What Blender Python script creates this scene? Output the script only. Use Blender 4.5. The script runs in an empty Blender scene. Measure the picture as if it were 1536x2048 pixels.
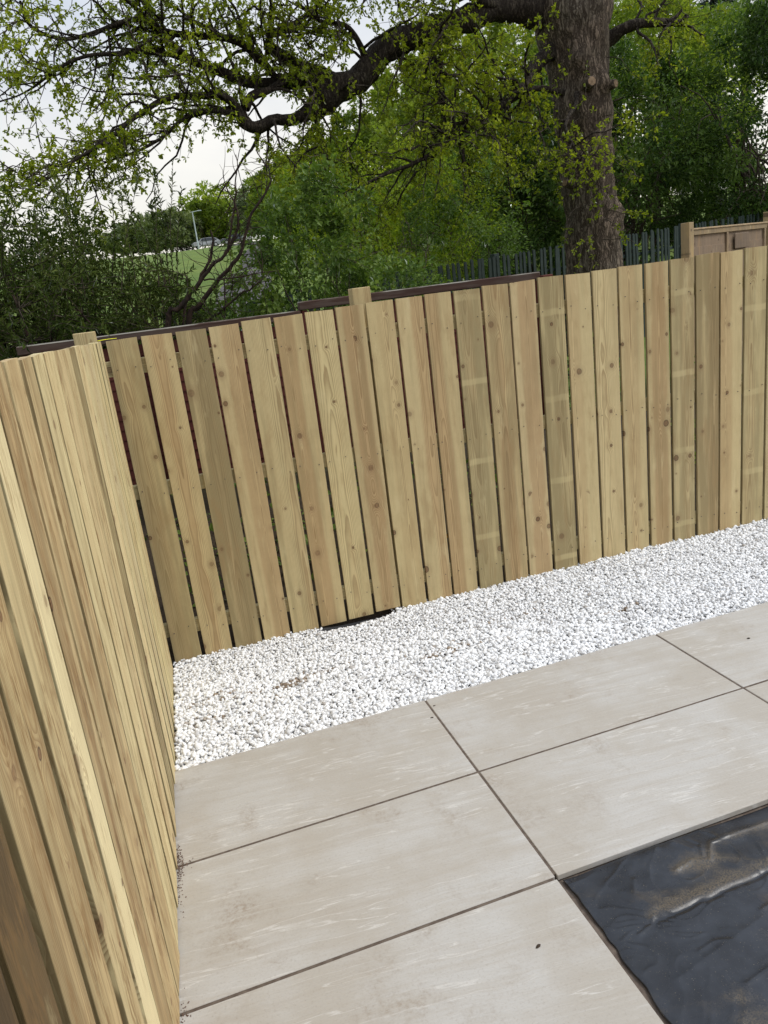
import bpy, bmesh, math, random, time
import numpy as np
from mathutils import Vector, Euler

T0 = time.time()
S = bpy.context.scene
COL = S.collection
rng = np.random.default_rng(11)
random.seed(5)

# ------------------------------------------------------------------ camera
cam_d = bpy.data.cameras.new('camera')
cam = bpy.data.objects.new('camera', cam_d)
COL.objects.link(cam)
S.camera = cam
cam_d.sensor_fit = 'VERTICAL'
cam_d.sensor_height = 36.0
cam_d.sensor_width = 27.0
cam_d.lens = 36.0 * 1524.45 / 2048.0
cam_d.clip_start = 0.02
cam_d.clip_end = 2000
def rotm(rx, ry, rz):
    c, s = math.cos, math.sin
    Rz = np.array([[c(rz), -s(rz), 0], [s(rz), c(rz), 0], [0, 0, 1]])
    Rx = np.array([[1, 0, 0], [0, c(rx), -s(rx)], [0, s(rx), c(rx)]])
    Rr = np.array([[c(ry), -s(ry), 0], [s(ry), c(ry), 0], [0, 0, 1]])
    return Rz @ Rx @ Rr
from mathutils import Matrix
RM = rotm(*np.radians([73.85727, -7.163527, -15.220062]))
M4 = Matrix([list(RM[0]) + [-.874294], list(RM[1]) + [-2.334027], list(RM[2]) + [1.776768], [0, 0, 0, 1]])
cam.matrix_world = M4

# ------------------------------------------------------------------ sky, sun, exposure
SUN_EL, SUN_AZ = 48.0, 108.0          # azimuth clockwise from +Y (north)
W = bpy.data.worlds.new('World')
S.world = W
W.use_nodes = True
nt = W.node_tree
nt.nodes.clear()
out = nt.nodes.new('ShaderNodeOutputWorld')
sky = nt.nodes.new('ShaderNodeTexSky')
sky.sky_type = 'NISHITA'
sky.sun_disc = False
sky.sun_elevation = math.radians(SUN_EL)
sky.sun_rotation = math.radians(SUN_AZ)
sky.air_density = 1.0
sky.dust_density = 2.0
bg1 = nt.nodes.new('ShaderNodeBackground')
bg1.inputs[1].default_value = 0.09
nt.links.new(sky.outputs[0], bg1.inputs[0])
tc = nt.nodes.new('ShaderNodeTexCoord')
sep = nt.nodes.new('ShaderNodeSeparateXYZ')
nt.links.new(tc.outputs['Generated'], sep.inputs[0])
def wmath(op, a, b=None, clamp=False):
    n = nt.nodes.new('ShaderNodeMath'); n.operation = op; n.use_clamp = clamp
    for i, v in enumerate((a, b)):
        if v is None: continue
        if isinstance(v, (int, float)): n.inputs[i].default_value = v
        else: nt.links.new(v, n.inputs[i])
    return n.outputs[0]
den = wmath('ADD', wmath('MAXIMUM', sep.outputs[2], 0.0), 0.22)
cx = wmath('DIVIDE', sep.outputs[0], den)
cy = wmath('DIVIDE', sep.outputs[1], den)
cmb = nt.nodes.new('ShaderNodeCombineXYZ')
nt.links.new(cx, cmb.inputs[0]); nt.links.new(cy, cmb.inputs[1]); cmb.inputs[2].default_value = 3.1
nz = nt.nodes.new('ShaderNodeTexNoise')
nz.inputs['Scale'].default_value = 1.3
nz.inputs['Detail'].default_value = 6
nz.inputs['Roughness'].default_value = 0.55
nz.inputs['Distortion'].default_value = 0.4
nt.links.new(cmb.outputs[0], nz.inputs['Vector'])
cr = nt.nodes.new('ShaderNodeValToRGB')
cr.color_ramp.elements[0].position = 0.30; cr.color_ramp.elements[0].color = (0.30, 0.375, 0.50, 1)
cr.color_ramp.elements[1].position = 0.62; cr.color_ramp.elements[1].color = (0.64, 0.66, 0.69, 1)
nt.links.new(nz.outputs['Fac'], cr.inputs[0])
# the cloud deck thins to a creamy band low over the horizon
hz = nt.nodes.new('ShaderNodeMapRange')
hz.inputs['From Min'].default_value = 0.08; hz.inputs['From Max'].default_value = 0.42
hz.inputs['To Min'].default_value = 0.85; hz.inputs['To Max'].default_value = 0.0
nt.links.new(sep.outputs[2], hz.inputs['Value'])
mixc = nt.nodes.new('ShaderNodeMix'); mixc.data_type = 'RGBA'
nt.links.new(hz.outputs[0], mixc.inputs['Factor'])
nt.links.new(cr.outputs[0], mixc.inputs['A'])
mixc.inputs['B'].default_value = (0.86, 0.80, 0.69, 1)
bg2 = nt.nodes.new('ShaderNodeBackground')
bg2.inputs[1].default_value = 1.0
nt.links.new(mixc.outputs['Result'], bg2.inputs[0])
nt.links.new(wmath('MULTIPLY_ADD', wmath('MAXIMUM', sep.outputs[2], 0.0), 0.52), bg2.inputs[1])
bg2.inputs[1].links[0].from_node.inputs[2].default_value = 0.86
mx = nt.nodes.new('ShaderNodeMixShader')
mx.inputs[0].default_value = 0.82
nt.links.new(bg1.outputs[0], mx.inputs[1]); nt.links.new(bg2.outputs[0], mx.inputs[2])
nt.links.new(mx.outputs[0], out.inputs[0])

sun_d = bpy.data.lights.new('sun', 'SUN')
sun_d.energy = 1.5
sun_d.angle = math.radians(25)
sun_d.color = (1.0, 0.97, 0.92)
sun = bpy.data.objects.new('sun', sun_d)
COL.objects.link(sun)
_a, _e = math.radians(SUN_AZ), math.radians(SUN_EL)
sdir = Vector((math.sin(_a) * math.cos(_e), math.cos(_a) * math.cos(_e), math.sin(_e)))
sun.rotation_euler = sdir.to_track_quat('Z', 'Y').to_euler()

S.view_settings.view_transform = 'Standard'
S.view_settings.look = 'None'
S.view_settings.exposure = 0.62
S.view_settings.gamma = 1.0
S.view_settings.use_curve_mapping = False
S.cycles.max_bounces = 6
S.cycles.transparent_max_bounces = 4
S.cycles.use_denoising = True

# ------------------------------------------------------------------ helpers
def h3(ix, iy, iz, s):
    v = np.sin(ix * 127.1 + iy * 311.7 + iz * 74.7 + s * 53.3) * 43758.5453
    return v - np.floor(v)
def vnoise(P, s=0.0):
    P = np.asarray(P, float)
    i = np.floor(P); f = P - i; f = f * f * (3 - 2 * f)
    x, y, z = i[..., 0], i[..., 1], i[..., 2]
    r = 0
    for a in (0, 1):
        for b in (0, 1):
            for c in (0, 1):
                w = (f[..., 0] if a else 1 - f[..., 0]) * (f[..., 1] if b else 1 - f[..., 1]) * (f[..., 2] if c else 1 - f[..., 2])
                r = r + w * h3(x + a, y + b, z + c, s)
    return r * 2 - 1
def fbm(P, s=0.0, o=4, g=.5):
    P = np.asarray(P, float); r = 0; a = 1
    for k in range(o):
        r = r + a * vnoise(P, s + k * 7.7); P = P * 2.03; a *= g
    return r

def mesh_np(name, V, F, mat=None, smooth=False, attrs=None):
    """F: list of int arrays (n x k)"""
    V = np.asarray(V, np.float32)
    me = bpy.data.meshes.new(name)
    Fs = [np.asarray(f, np.int32) for f in (F if isinstance(F, list) else [F]) if len(f)]
    nl = sum(f.size for f in Fs); npoly = sum(len(f) for f in Fs)
    me.vertices.add(len(V)); me.vertices.foreach_set('co', V.ravel())
    me.loops.add(nl); me.loops.foreach_set('vertex_index', np.concatenate([f.ravel() for f in Fs]))
    me.polygons.add(npoly)
    cnt = np.concatenate([np.full(len(f), f.shape[1], np.int32) for f in Fs])
    st = np.concatenate([[0], np.cumsum(cnt)[:-1]]).astype(np.int32)
    me.polygons.foreach_set('loop_start', st)
    me.polygons.foreach_set('use_smooth', np.full(npoly, smooth, bool))
    if attrs:
        for k, v in attrs.items():
            a = me.attributes.new(k, 'FLOAT', 'POINT'); a.data.foreach_set('value', np.asarray(v, np.float32))
    me.update(calc_edges=True)
    if mat: me.materials.append(mat)
    return me
def link(name, me, parent=None, loc=None, rotz=0.0, **pr):
    o = bpy.data.objects.new(name, me)
    COL.objects.link(o)
    l = Vector(loc) if loc is not None else Vector((0, 0, 0))
    if parent is not None:
        o.parent = parent
        pl = Vector((0, 0, 0)); q = parent
        while q is not None:
            pl += q.location; q = q.parent
        l = l - pl
    o.location = l
    o.rotation_euler = (0, 0, rotz)
    for k, v in pr.items(): o[k] = v
    return o
def thing(name, label, cat, loc, group=None):
    o = link(name, None, None, loc)
    o['label'] = label; o['category'] = cat
    if group: o['group'] = group
    return o
def tag(o, label, cat, group=None):
    o['label'] = label; o['category'] = cat
    if group: o['group'] = group
    return o

class MB:
    """collects simple solids into one mesh"""
    def __init__(s): s.V = []; s.F = {}; s.n = 0
    def add(s, V, F):
        V = np.asarray(V, float)
        for f in F:
            s.F.setdefault(len(f), []).append([i + s.n for i in f])
        s.V.append(V); s.n += len(V)
    def box(s, lo, hi, c=0.0, frame=None):
        """chamfered box between lo and hi"""
        lo = np.array(lo, float); hi = np.array(hi, float)
        bm = bmesh.new(); bmesh.ops.create_cube(bm, size=1)
        for v in bm.verts:
            v.co = Vector(lo + (np.array(v.co) + .5) * (hi - lo))
        if c: bmesh.ops.bevel(bm, geom=list(bm.edges), offset=c, segments=1, affect='EDGES')
        bm.verts.index_update()
        V = np.array([v.co[:] for v in bm.verts]); F = [[v.index for v in f.verts] for f in bm.faces]
        bm.free()
        if frame is not None: V = frame(V)
        s.add(V, F)
    def mesh(s, name, mat, smooth=False):
        return mesh_np(name, np.concatenate(s.V), [np.array(f) for f in s.F.values()], mat, smooth)

def tubes(polys, sides=6, jitter=0.0, seed=0):
    """polys: list of (pts n x 3, radii n)"""
    Vs = []; Fs = []; Cs = []; n0 = 0
    for k, (p, r) in enumerate(polys):
        p = np.asarray(p, float); r = np.asarray(r, float); n = len(p)
        t = np.gradient(p, axis=0); t /= np.linalg.norm(t, axis=1)[:, None] + 1e-9
        ref = np.array([0.31, 0.17, 0.93]) if abs(t[0, 2]) < .9 else np.array([1., 0.1, 0])
        u = np.cross(t, ref); u /= np.linalg.norm(u, axis=1)[:, None] + 1e-9
        w = np.cross(t, u)
        a = np.arange(sides) * 2 * math.pi / sides
        V = p[:, None, :] + r[:, None, None] * (np.cos(a)[None, :, None] * u[:, None, :] + np.sin(a)[None, :, None] * w[:, None, :])
        V = V.reshape(-1, 3)
        i = np.arange(n - 1)[:, None] * sides; j = np.arange(sides)[None, :]; j2 = (j + 1) % sides
        F = np.stack([i + j, i + j2, i + sides + j2, i + sides + j], -1).reshape(-1, 4) + n0
        Vs.append(V); Fs.append(F); n0 += len(V)
    return np.concatenate(Vs), np.concatenate(Fs)

def resample(pts, rad, step):
    pts = np.asarray(pts, float); rad = np.asarray(rad, float)
    # Catmull-Rom through the points
    P = np.vstack([2 * pts[0] - pts[1], pts, 2 * pts[-1] - pts[-2]])
    out = []; ro = []
    for i in range(1, len(P) - 2):
        n = max(2, int(np.linalg.norm(P[i + 1] - P[i]) / step))
        for k in range(n):
            t = k / n
            a, b, c, d = P[i - 1], P[i], P[i + 1], P[i + 2]
            out.append(.5 * ((2 * b) + (-a + c) * t + (2 * a - 5 * b + 4 * c - d) * t * t + (-a + 3 * b - 3 * c + d) * t ** 3))
            ro.append(rad[i - 1] * (1 - t) + rad[i] * t)
    out.append(pts[-1]); ro.append(rad[-1])
    return np.array(out), np.array(ro)

def unit(v): return v / (np.linalg.norm(v, axis=-1, keepdims=True) + 1e-9)
def rand_unit(n): return unit(rng.normal(size=(n, 3)))

LEAF = {  # outline along (a) and across (b) and out of plane (c)
    'oak': (np.array([[0, 0, 0], [.38, .28, .10], [.78, .40, .06], [1, 0, -.10], [.78, -.40, .06], [.38, -.28, .10], [.5, 0, -.03]]),
            [(0, 6, 1), (1, 6, 2), (2, 6, 3), (3, 6, 4), (4, 6, 5), (5, 6, 0)]),
    'oval': (np.array([[0, 0, 0], [.45, .5, .12], [1, 0, -.05], [.45, -.5, .12]]), [(0, 2, 1), (0, 3, 2)]),
    'slim': (np.array([[0, 0, 0], [.4, .5, .06], [1, 0, -.12], [.4, -.5, .06]]), [(0, 2, 1), (0, 3, 2)]),
    'spray': (np.array([[0, 0, 0], [.3, .5, .1], [.45, .1, .0], [1, .25, -.1], [.6, -.1, .0], [.8, -.5, .05], [.3, -.3, .1]]),
              [(0, 2, 1), (2, 4, 3), (0, 4, 2), (4, 6, 5), (0, 6, 4)]),
}
def leaves(name, P, D, U, L, Wd, mat, kind='oval', tint=None):
    """P base points, D leaf directions, U approximate up/normal, L lengths, Wd widths"""
    tv, tf = LEAF[kind]
    n = len(P)
    D = unit(D); B = unit(np.cross(U, D)); N = np.cross(D, B)
    L = np.broadcast_to(L, n); Wd = np.broadcast_to(Wd, n)
    V = P[:, None, :] + tv[None, :, 0, None] * (L[:, None, None] * D[:, None, :]) + tv[None, :, 1, None] * (Wd[:, None, None] * B[:, None, :]) + tv[None, :, 2, None] * (L[:, None, None] * N[:, None, :])
    k = len(tv)
    F = (np.array(tf)[None] + (np.arange(n) * k)[:, None, None]).reshape(-1, 3)
    if tint is None: tint = rng.random(n)
    return mesh_np(name, V.reshape(-1, 3), F, mat, False, {'tint': np.repeat(tint, k)})

# ------------------------------------------------------------------ node helpers
class NT:
    def __init__(s, name):
        s.m = bpy.data.materials.new(name); s.m.use_nodes = True
        s.t = s.m.node_tree; s.t.nodes.clear()
        s.out = s.t.nodes.new('ShaderNodeOutputMaterial')
    def new(s, ty, **kw):
        n = s.t.nodes.new(ty)
        for k, v in kw.items(): setattr(n, k, v)
        return n
    def set(s, sock, v):
        if v is None: return
        if isinstance(v, (int, float)): sock.default_value = v
        elif isinstance(v, (tuple, list)):
            sock.default_value = tuple(v) + (1,) if sock.type == 'RGBA' and len(v) == 3 else tuple(v)
        else: s.t.links.new(v, sock)
    def math(s, op, a, b=None, c=None, clamp=False):
        n = s.new('ShaderNodeMath', operation=op, use_clamp=clamp)
        for i, v in enumerate((a, b, c)): s.set(n.inputs[i], v)
        return n.outputs[0]
    def vmath(s, op, a, b=None):
        n = s.new('ShaderNodeVectorMath', operation=op)
        s.set(n.inputs[0], a); s.set(n.inputs[1], b)
        return n.outputs['Value'] if op in ('LENGTH', 'DOT_PRODUCT', 'DISTANCE') else n.outputs[0]
    def comb(s, x, y, z):
        n = s.new('ShaderNodeCombineXYZ')
        for i, v in enumerate((x, y, z)): s.set(n.inputs[i], v)
        return n.outputs[0]
    def sep(s, v):
        n = s.new('ShaderNodeSeparateXYZ'); s.set(n.inputs[0], v); return n.outputs
    def noise(s, vec, scale, detail=3, rough=.5, dist=0.0, color=False):
        n = s.new('ShaderNodeTexNoise')
        s.set(n.inputs['Vector'], vec); s.set(n.inputs['Scale'], scale); s.set(n.inputs['Detail'], detail)
        s.set(n.inputs['Roughness'], rough); s.set(n.inputs['Distortion'], dist)
        return n.outputs['Color' if color else 'Fac']
    def voro(s, vec, scale=1.0, feature='F1'):
        n = s.new('ShaderNodeTexVoronoi', feature=feature)
        s.set(n.inputs['Vector'], vec); s.set(n.inputs['Scale'], scale)
        return n.outputs
    def rng(s, v, a, b, c=0.0, d=1.0, smooth=True):
        n = s.new('ShaderNodeMapRange', interpolation_type='SMOOTHSTEP' if smooth else 'LINEAR')
        s.set(n.inputs['Value'], v)
        for k, x in zip(('From Min', 'From Max', 'To Min', 'To Max'), (a, b, c, d)): s.set(n.inputs[k], x)
        return n.outputs[0]
    def mix(s, f, a, b, mode='MIX'):
        n = s.new('ShaderNodeMix', data_type='RGBA', blend_type=mode)
        s.set(n.inputs['Factor'], f); s.set(n.inputs['A'], a); s.set(n.inputs['B'], b)
        return n.outputs['Result']
    def ramp(s, f, stops):
        n = s.new('ShaderNodeValToRGB'); e = n.color_ramp.elements
        while len(e) < len(stops): e.new(.5)
        for q, (p, c) in zip(e, stops): q.position = p; q.color = tuple(c) + (1,)
        s.set(n.inputs[0], f); return n.outputs[0]
    def attr(s, name, ty='GEOMETRY', o='Fac'):
        n = s.new('ShaderNodeAttribute', attribute_name=name, attribute_type=ty); return n.outputs[o]
    def coord(s, o='Object'): return s.new('ShaderNodeTexCoord').outputs[o]
    def bump(s, h, strength=.3, dist=.002, normal=None):
        n = s.new('ShaderNodeBump'); s.set(n.inputs['Height'], h)
        n.inputs['Strength'].default_value = strength; n.inputs['Distance'].default_value = dist
        if normal is not None: s.set(n.inputs['Normal'], normal)
        return n.outputs[0]
    def pbr(s, col, rough=.6, spec=.5, bump=None, metal=0.0):
        n = s.new('ShaderNodeBsdfPrincipled')
        s.set(n.inputs['Base Color'], col); s.set(n.inputs['Roughness'], rough)
        s.set(n.inputs['Specular IOR Level'], spec); s.set(n.inputs['Metallic'], metal)
        if bump is not None: s.set(n.inputs['Normal'], bump)
        s.t.links.new(n.outputs[0], s.out.inputs[0]); return n

def mat_wood(name, sap, heart, late, knotc, stainc, knots=True, fineboard=True):
    """sawn softwood board: ring figure, knots, heart/sap bands, stain; x across, z along the board"""
    m = NT(name)
    co = m.coord(); x, y, z = m.sep(co)
    sd = m.attr('seed', 'OBJECT')
    r1 = m.math('FRACT', m.math('MULTIPLY', sd, 0.731)); r2 = m.math('FRACT', m.math('MULTIPLY', sd, 0.379)); r3 = m.math('FRACT', m.math('MULTIPLY', sd, 0.917))
    off = m.comb(m.math('MULTIPLY', sd, 3.7), m.math('MULTIPLY', sd, 1.9), m.math('MULTIPLY', sd, 5.3))
    q = m.vmath('ADD', co, off)
    qx, qy, qz = m.sep(q)
    low = m.noise(m.comb(m.math('MULTIPLY', qx, 5.0), m.math('MULTIPLY', qy, 5.0), m.math('MULTIPLY', qz, 1.3)), 1.0, 3)
    mid = m.noise(m.comb(m.math('MULTIPLY', qx, 30.0), m.math('MULTIPLY', qy, 30.0), m.math('MULTIPLY', qz, 5.0)), 1.0, 3)
    # knots
    infl = 0.0
    kmask = None
    if knots:
        SX, SZ = 8.5, 3.6
        kv = m.voro(m.comb(m.math('MULTIPLY', qx, SX), 0.0, m.math('MULTIPLY', qz, SZ)))
        kp = m.sep(kv['Position']); kc = m.sep(kv['Color'])
        dx = m.math('SUBTRACT', qx, m.math('DIVIDE', kp[0], SX)); dz = m.math('SUBTRACT', qz, m.math('DIVIDE', kp[2], SZ))
        wob = m.math('MULTIPLY_ADD', mid, 0.010, -0.005)
        d = m.math('ADD', m.math('SQRT', m.math('ADD', m.math('MULTIPLY', dx, dx), m.math('MULTIPLY', m.math('MULTIPLY', dz, dz), 0.8))), wob)
        gate = m.math('GREATER_THAN', kc[0], m.math('MULTIPLY_ADD', r3, .34, .48))
        kr = m.math('MULTIPLY_ADD', m.math('POWER', kc[1], 1.5), 0.0135, 0.0030)
        e = m.math('DIVIDE', d, m.math('MULTIPLY', kr, 3.2))
        infl = m.math('MULTIPLY', m.math('MULTIPLY', gate, m.math('POWER', 2.718, m.math('MULTIPLY', m.math('MULTIPLY', e, e), -1.0))), m.math('MULTIPLY', kr, 1.8))
        rel = m.math('DIVIDE', d, kr)
        kmask = m.math('MULTIPLY', gate, m.rng(rel, 1.15, .85))
        kring = m.math('MULTIPLY', gate, m.math('MULTIPLY', m.rng(rel, .75, 1.0), m.rng(rel, 1.35, 1.05)))
        halo = m.math('MULTIPLY', gate, m.rng(rel, 3.6, 1.0))
    # rings of the log cut by the board: distance to a pith line behind the face
    cxx = m.math('MULTIPLY_ADD', r1, 0.10, -0.05)
    px = m.math('SUBTRACT', x, cxx)
    dep = m.math('ADD', m.math('MULTIPLY_ADD', r2, 0.055, 0.004), m.math('MULTIPLY', m.math('MULTIPLY_ADD', r3, 0.036, -0.018), z))
    dep = m.math('ADD', dep, m.math('MULTIPLY_ADD', low, 0.034, -0.017))
    py = m.math('ADD', dep, y)
    r = m.math('SQRT', m.math('ADD', m.math('MULTIPLY', px, px), m.math('MULTIPLY', py, py)))
    r = m.math('ADD', r, infl)
    r = m.math('ADD', r, m.math('MULTIPLY_ADD', mid, 0.003, -0.0015))
    ring = m.math('FRACT', m.math('MULTIPLY', r, 190.0))
    ringm = m.math('MULTIPLY', m.rng(ring, .25, .93), m.rng(ring, 1.0, .94))
    fine = m.noise(m.comb(m.math('MULTIPLY', qx, 420.0), m.math('MULTIPLY', qy, 420.0), m.math('MULTIPLY', qz, 9.0)), 1.0, 2)
    patch = m.noise(q, 9.0, 4)
    heartm = m.rng(m.math('ADD', r, m.math('MULTIPLY_ADD', low, 0.03, -0.015)), 0.060, 0.040)
    hprop = m.attr('heart', 'OBJECT')
    heartm = m.math('MULTIPLY', heartm, hprop)
    col = m.mix(heartm, sap, heart)
    col = m.mix(m.math('MULTIPLY', ringm, m.math('MULTIPLY_ADD', patch, .75, .14)), col, late)
    col = m.mix(m.math('MULTIPLY', m.rng(fine, .50, .80), .22), col, late)
    st = m.attr('stain', 'OBJECT')
    stn = m.noise(m.comb(m.math('MULTIPLY', qx, 26.0), m.math('MULTIPLY', qy, 10.0), m.math('MULTIPLY', qz, 1.6)), 1.0, 4, .6)
    stm = m.math('MULTIPLY', m.rng(m.math('ADD', stn, m.math('MULTIPLY', st, .30)), .48, .80), m.math('MULTIPLY_ADD', st, .55, .25))
    col = m.mix(stm, col, stainc)
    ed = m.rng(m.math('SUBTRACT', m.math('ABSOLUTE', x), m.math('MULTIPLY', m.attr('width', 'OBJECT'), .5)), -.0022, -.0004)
    if not fineboard:
        bl = m.noise(m.comb(m.math('MULTIPLY', qx, 22.0), m.math('MULTIPLY', qy, 12.0), m.math('MULTIPLY', qz, 4.2)), 1.0, 6, .68)
        fib = m.noise(m.comb(m.math('MULTIPLY', qx, 150.0), m.math('MULTIPLY', qy, 150.0), m.math('MULTIPLY', qz, 16.0)), 1.0, 3, .6)
        col = m.mix(m.math('MULTIPLY', m.rng(m.math('ADD', bl, m.math('MULTIPLY', st, .10)), .50, .66), m.rng(fib, .40, .58, .05, .95)), col, (.270, .175, .080))
        col = m.mix(m.math('MULTIPLY', m.rng(m.math('ADD', bl, m.math('MULTIPLY', st, .17)), .66, .82), .8), col, (.115, .082, .042))
        col = m.mix(m.math('MULTIPLY', m.rng(bl, .40, .28), .5), col, (.50, .45, .29))
    # pale bars where stacking sticks lay across the board during treatment
    bands = m.attr('bands', 'OBJECT')
    bz = m.math('FRACT', m.math('ADD', m.math('MULTIPLY_ADD', z, m.math('MULTIPLY_ADD', r2, .9, 1.35), m.math('MULTIPLY', m.noise(co, 14.0, 1), .03)), r1))
    bm_ = m.math('MULTIPLY', m.math('MULTIPLY', m.rng(bz, .06, .085), m.rng(bz, .16, .13)), bands)
    col = m.mix(m.math('MULTIPLY', m.math('MULTIPLY', bm_, m.rng(low, .30, .62, .25, .8)), .75), col, sap)
    if fineboard:
        bl = m.noise(m.comb(m.math('MULTIPLY', qx, 15.0), m.math('MULTIPLY', qy, 12.0), m.math('MULTIPLY', qz, 3.2)), 1.0, 5, .65)
        col = m.mix(m.rng(bl, .50, .72, 0, .55), col, (.360, .252, .128))
        col = m.mix(m.rng(bl, .42, .28, 0, .45), col, (.62, .54, .33))
    # sawn edges greener from preservative and darkened, painting in the shade of the gaps
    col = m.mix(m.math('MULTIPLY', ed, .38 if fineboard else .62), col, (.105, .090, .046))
    tint = m.new('ShaderNodeObjectInfo').outputs['Color']
    col = m.mix(1.0, col, tint, 'MULTIPLY')
    h = m.math('MULTIPLY_ADD', fine, .5, m.math('MULTIPLY', ringm, -.25))
    if knots:
        kcol = m.mix(m.rng(m.noise(q, 160.0, 2), .3, .7), knotc, (knotc[0] * .5, knotc[1] * .45, knotc[2] * .45))
        col = m.mix(m.math('MULTIPLY', halo, .22), col, knotc)
        col = m.mix(m.math('MULTIPLY', kmask, m.math('MULTIPLY_ADD', kc[2], .45, .36)), col, kcol)
        col = m.mix(m.math('MULTIPLY', kring, m.math('MULTIPLY_ADD', m.math('MULTIPLY', kc[2], kc[2]), .75, .12)), col, (.05, .028, .015))
    saw = m.noise(m.comb(m.math('MULTIPLY', qx, 60.0), 0.0, m.math('MULTIPLY', qz, 330.0)), 1.0, 2)
    h = m.math('ADD', h, m.math('MULTIPLY', saw, .35))
    h = m.math('ADD', h, m.math('MULTIPLY', m.noise(q, 300.0, 2), .4))
    m.pbr(col, .72, .3, m.bump(h, .38, .0016))
    return m.m

M = {}
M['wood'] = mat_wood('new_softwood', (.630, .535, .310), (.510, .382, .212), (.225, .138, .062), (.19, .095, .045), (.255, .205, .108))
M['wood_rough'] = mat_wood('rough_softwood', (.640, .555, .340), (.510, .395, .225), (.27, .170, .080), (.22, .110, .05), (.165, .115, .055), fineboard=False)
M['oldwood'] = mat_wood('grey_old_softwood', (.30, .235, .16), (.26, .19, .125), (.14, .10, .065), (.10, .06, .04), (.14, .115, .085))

def mat_simple(name, c1, c2, scale, rough=.8, bump=.3, bd=.004, stretch=(1, 1, 1), spec=.3, contrast=(.35, .65), detail=5):
    m = NT(name)
    co = m.coord(); v = m.vmath('MULTIPLY', co, stretch)
    n = m.noise(v, scale, detail, .6)
    f = m.rng(n, *contrast)
    m.pbr(m.mix(f, c1, c2), rough, spec, m.bump(n, bump, bd))
    return m.m
def mat_red():
    m = NT('red_brown_stain')
    co = m.coord(); x, y, z = m.sep(co)
    n = m.noise(m.comb(m.math('MULTIPLY', x, 6.0), m.math('MULTIPLY', y, 40.0), m.math('MULTIPLY', z, 60.0)), 1.0, 4)
    w = m.noise(co, 5.0, 5, .65)
    col = m.mix(n, (.135, .032, .021), (.060, .017, .013))
    col = m.mix(m.rng(w, .56, .72), col, (.10, .055, .04))
    m.pbr(col, .75, .3, m.bump(n, .4, .003)); return m.m
M['red'] = mat_red()
def mat_cap():
    m = NT('weathered_capping')
    co = m.coord(); x, y, z = m.sep(co)
    n = m.noise(m.comb(m.math('MULTIPLY', x, 4.0), m.math('MULTIPLY', y, 60.0), m.math('MULTIPLY', z, 60.0)), 1.0, 5)
    w = m.noise(m.comb(m.math('MULTIPLY', x, 3.0), m.math('MULTIPLY', y, 14.0), m.math('MULTIPLY', z, 25.0)), 1.0, 4)
    col = m.mix(n, (.032, .012, .009), (.085, .050, .036))
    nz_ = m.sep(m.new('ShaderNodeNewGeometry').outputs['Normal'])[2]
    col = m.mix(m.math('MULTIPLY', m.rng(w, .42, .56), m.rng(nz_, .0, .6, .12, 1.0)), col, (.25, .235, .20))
    m.pbr(col, .8, .3, m.bump(n, .5, .004)); return m.m
M['cap'] = mat_cap()
M['green_paint'] = mat_simple('grey_green_paint', (.036, .054, .050), (.018, .029, .026), 9, .7, .2, .002, (1, 1, .4))
M['soil'] = mat_simple('dark_soil', (.030, .021, .014), (.075, .052, .034), 22, .95, .9, .03)
M['mortar'] = mat_simple('brown_joint_sand', (.100, .076, .060), (.150, .120, .096), 40, .95, .8, .004)
M['crumb'] = mat_simple('red_brown_crumbs', (.12, .075, .055), (.19, .13, .10), 50, .95, .3)
M['membrane'] = mat_simple('black_ground_membrane', (.010, .010, .012), (.018, .018, .020), 60, .5, .4, .002)
M['nail'] = mat_simple('dull_nail_steel', (.09, .085, .08), (.05, .045, .04), 60, .5, .1)
M['twig'] = mat_simple('twig_bark', (.040, .030, .021), (.085, .068, .048), 30, .9, .3)
M['bare'] = mat_simple('dark_stem_bark', (.018, .012, .009), (.050, .030, .020), 26, .85, .3)
M['graytwig'] = mat_simple('pale_twig_bark', (.12, .10, .075), (.20, .17, .13), 30, .9, .3)
M['track'] = mat_simple('grey_tarmac', (.085, .08, .082), (.12, .112, .112), 3, 1.0, .2, spec=.05)

def mat_bark(name, dark, r1, r2):
    m = NT(name)
    co = m.coord(); x, y, z = m.sep(co)
    v = m.comb(m.math('MULTIPLY', x, 30.0), m.math('MULTIPLY', y, 30.0), m.math('MULTIPLY', z, 3.4))
    wv = m.vmath('ADD', v, m.vmath('MULTIPLY', m.noise(co, 7.0, 3, color=True), (3.2, 3.2, 1.2)))
    d = m.voro(wv, 1.0, 'DISTANCE_TO_EDGE')[0]
    n = m.noise(v, 2.4, 4, .65)
    rg = m.math('ABSOLUTE', m.math('SUBTRACT', m.noise(wv, .8, 5, .6), .5))
    f = m.math('MULTIPLY', m.math('MULTIPLY', m.rng(rg, .0, .11), m.rng(d, -.1, .2)), m.math('MULTIPLY_ADD', n, .8, .5))
    ridge = m.mix(m.rng(m.noise(co, 2.2, 3), .4, .65), r1, r2)
    col = m.mix(f, dark, ridge)
    m.pbr(col, .92, .2, m.bump(f, .75, .014)); return m.m
M['bark'] = mat_bark('oak_bark', (.042, .031, .022), (.245, .188, .140), (.205, .172, .132))
M['limb_bark'] = mat_bark('backlit_limb_bark', (.018, .013, .010), (.085, .068, .052), (.075, .066, .048))  # limbs' own darker bark, deepened further to paint in their backlit look

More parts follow.
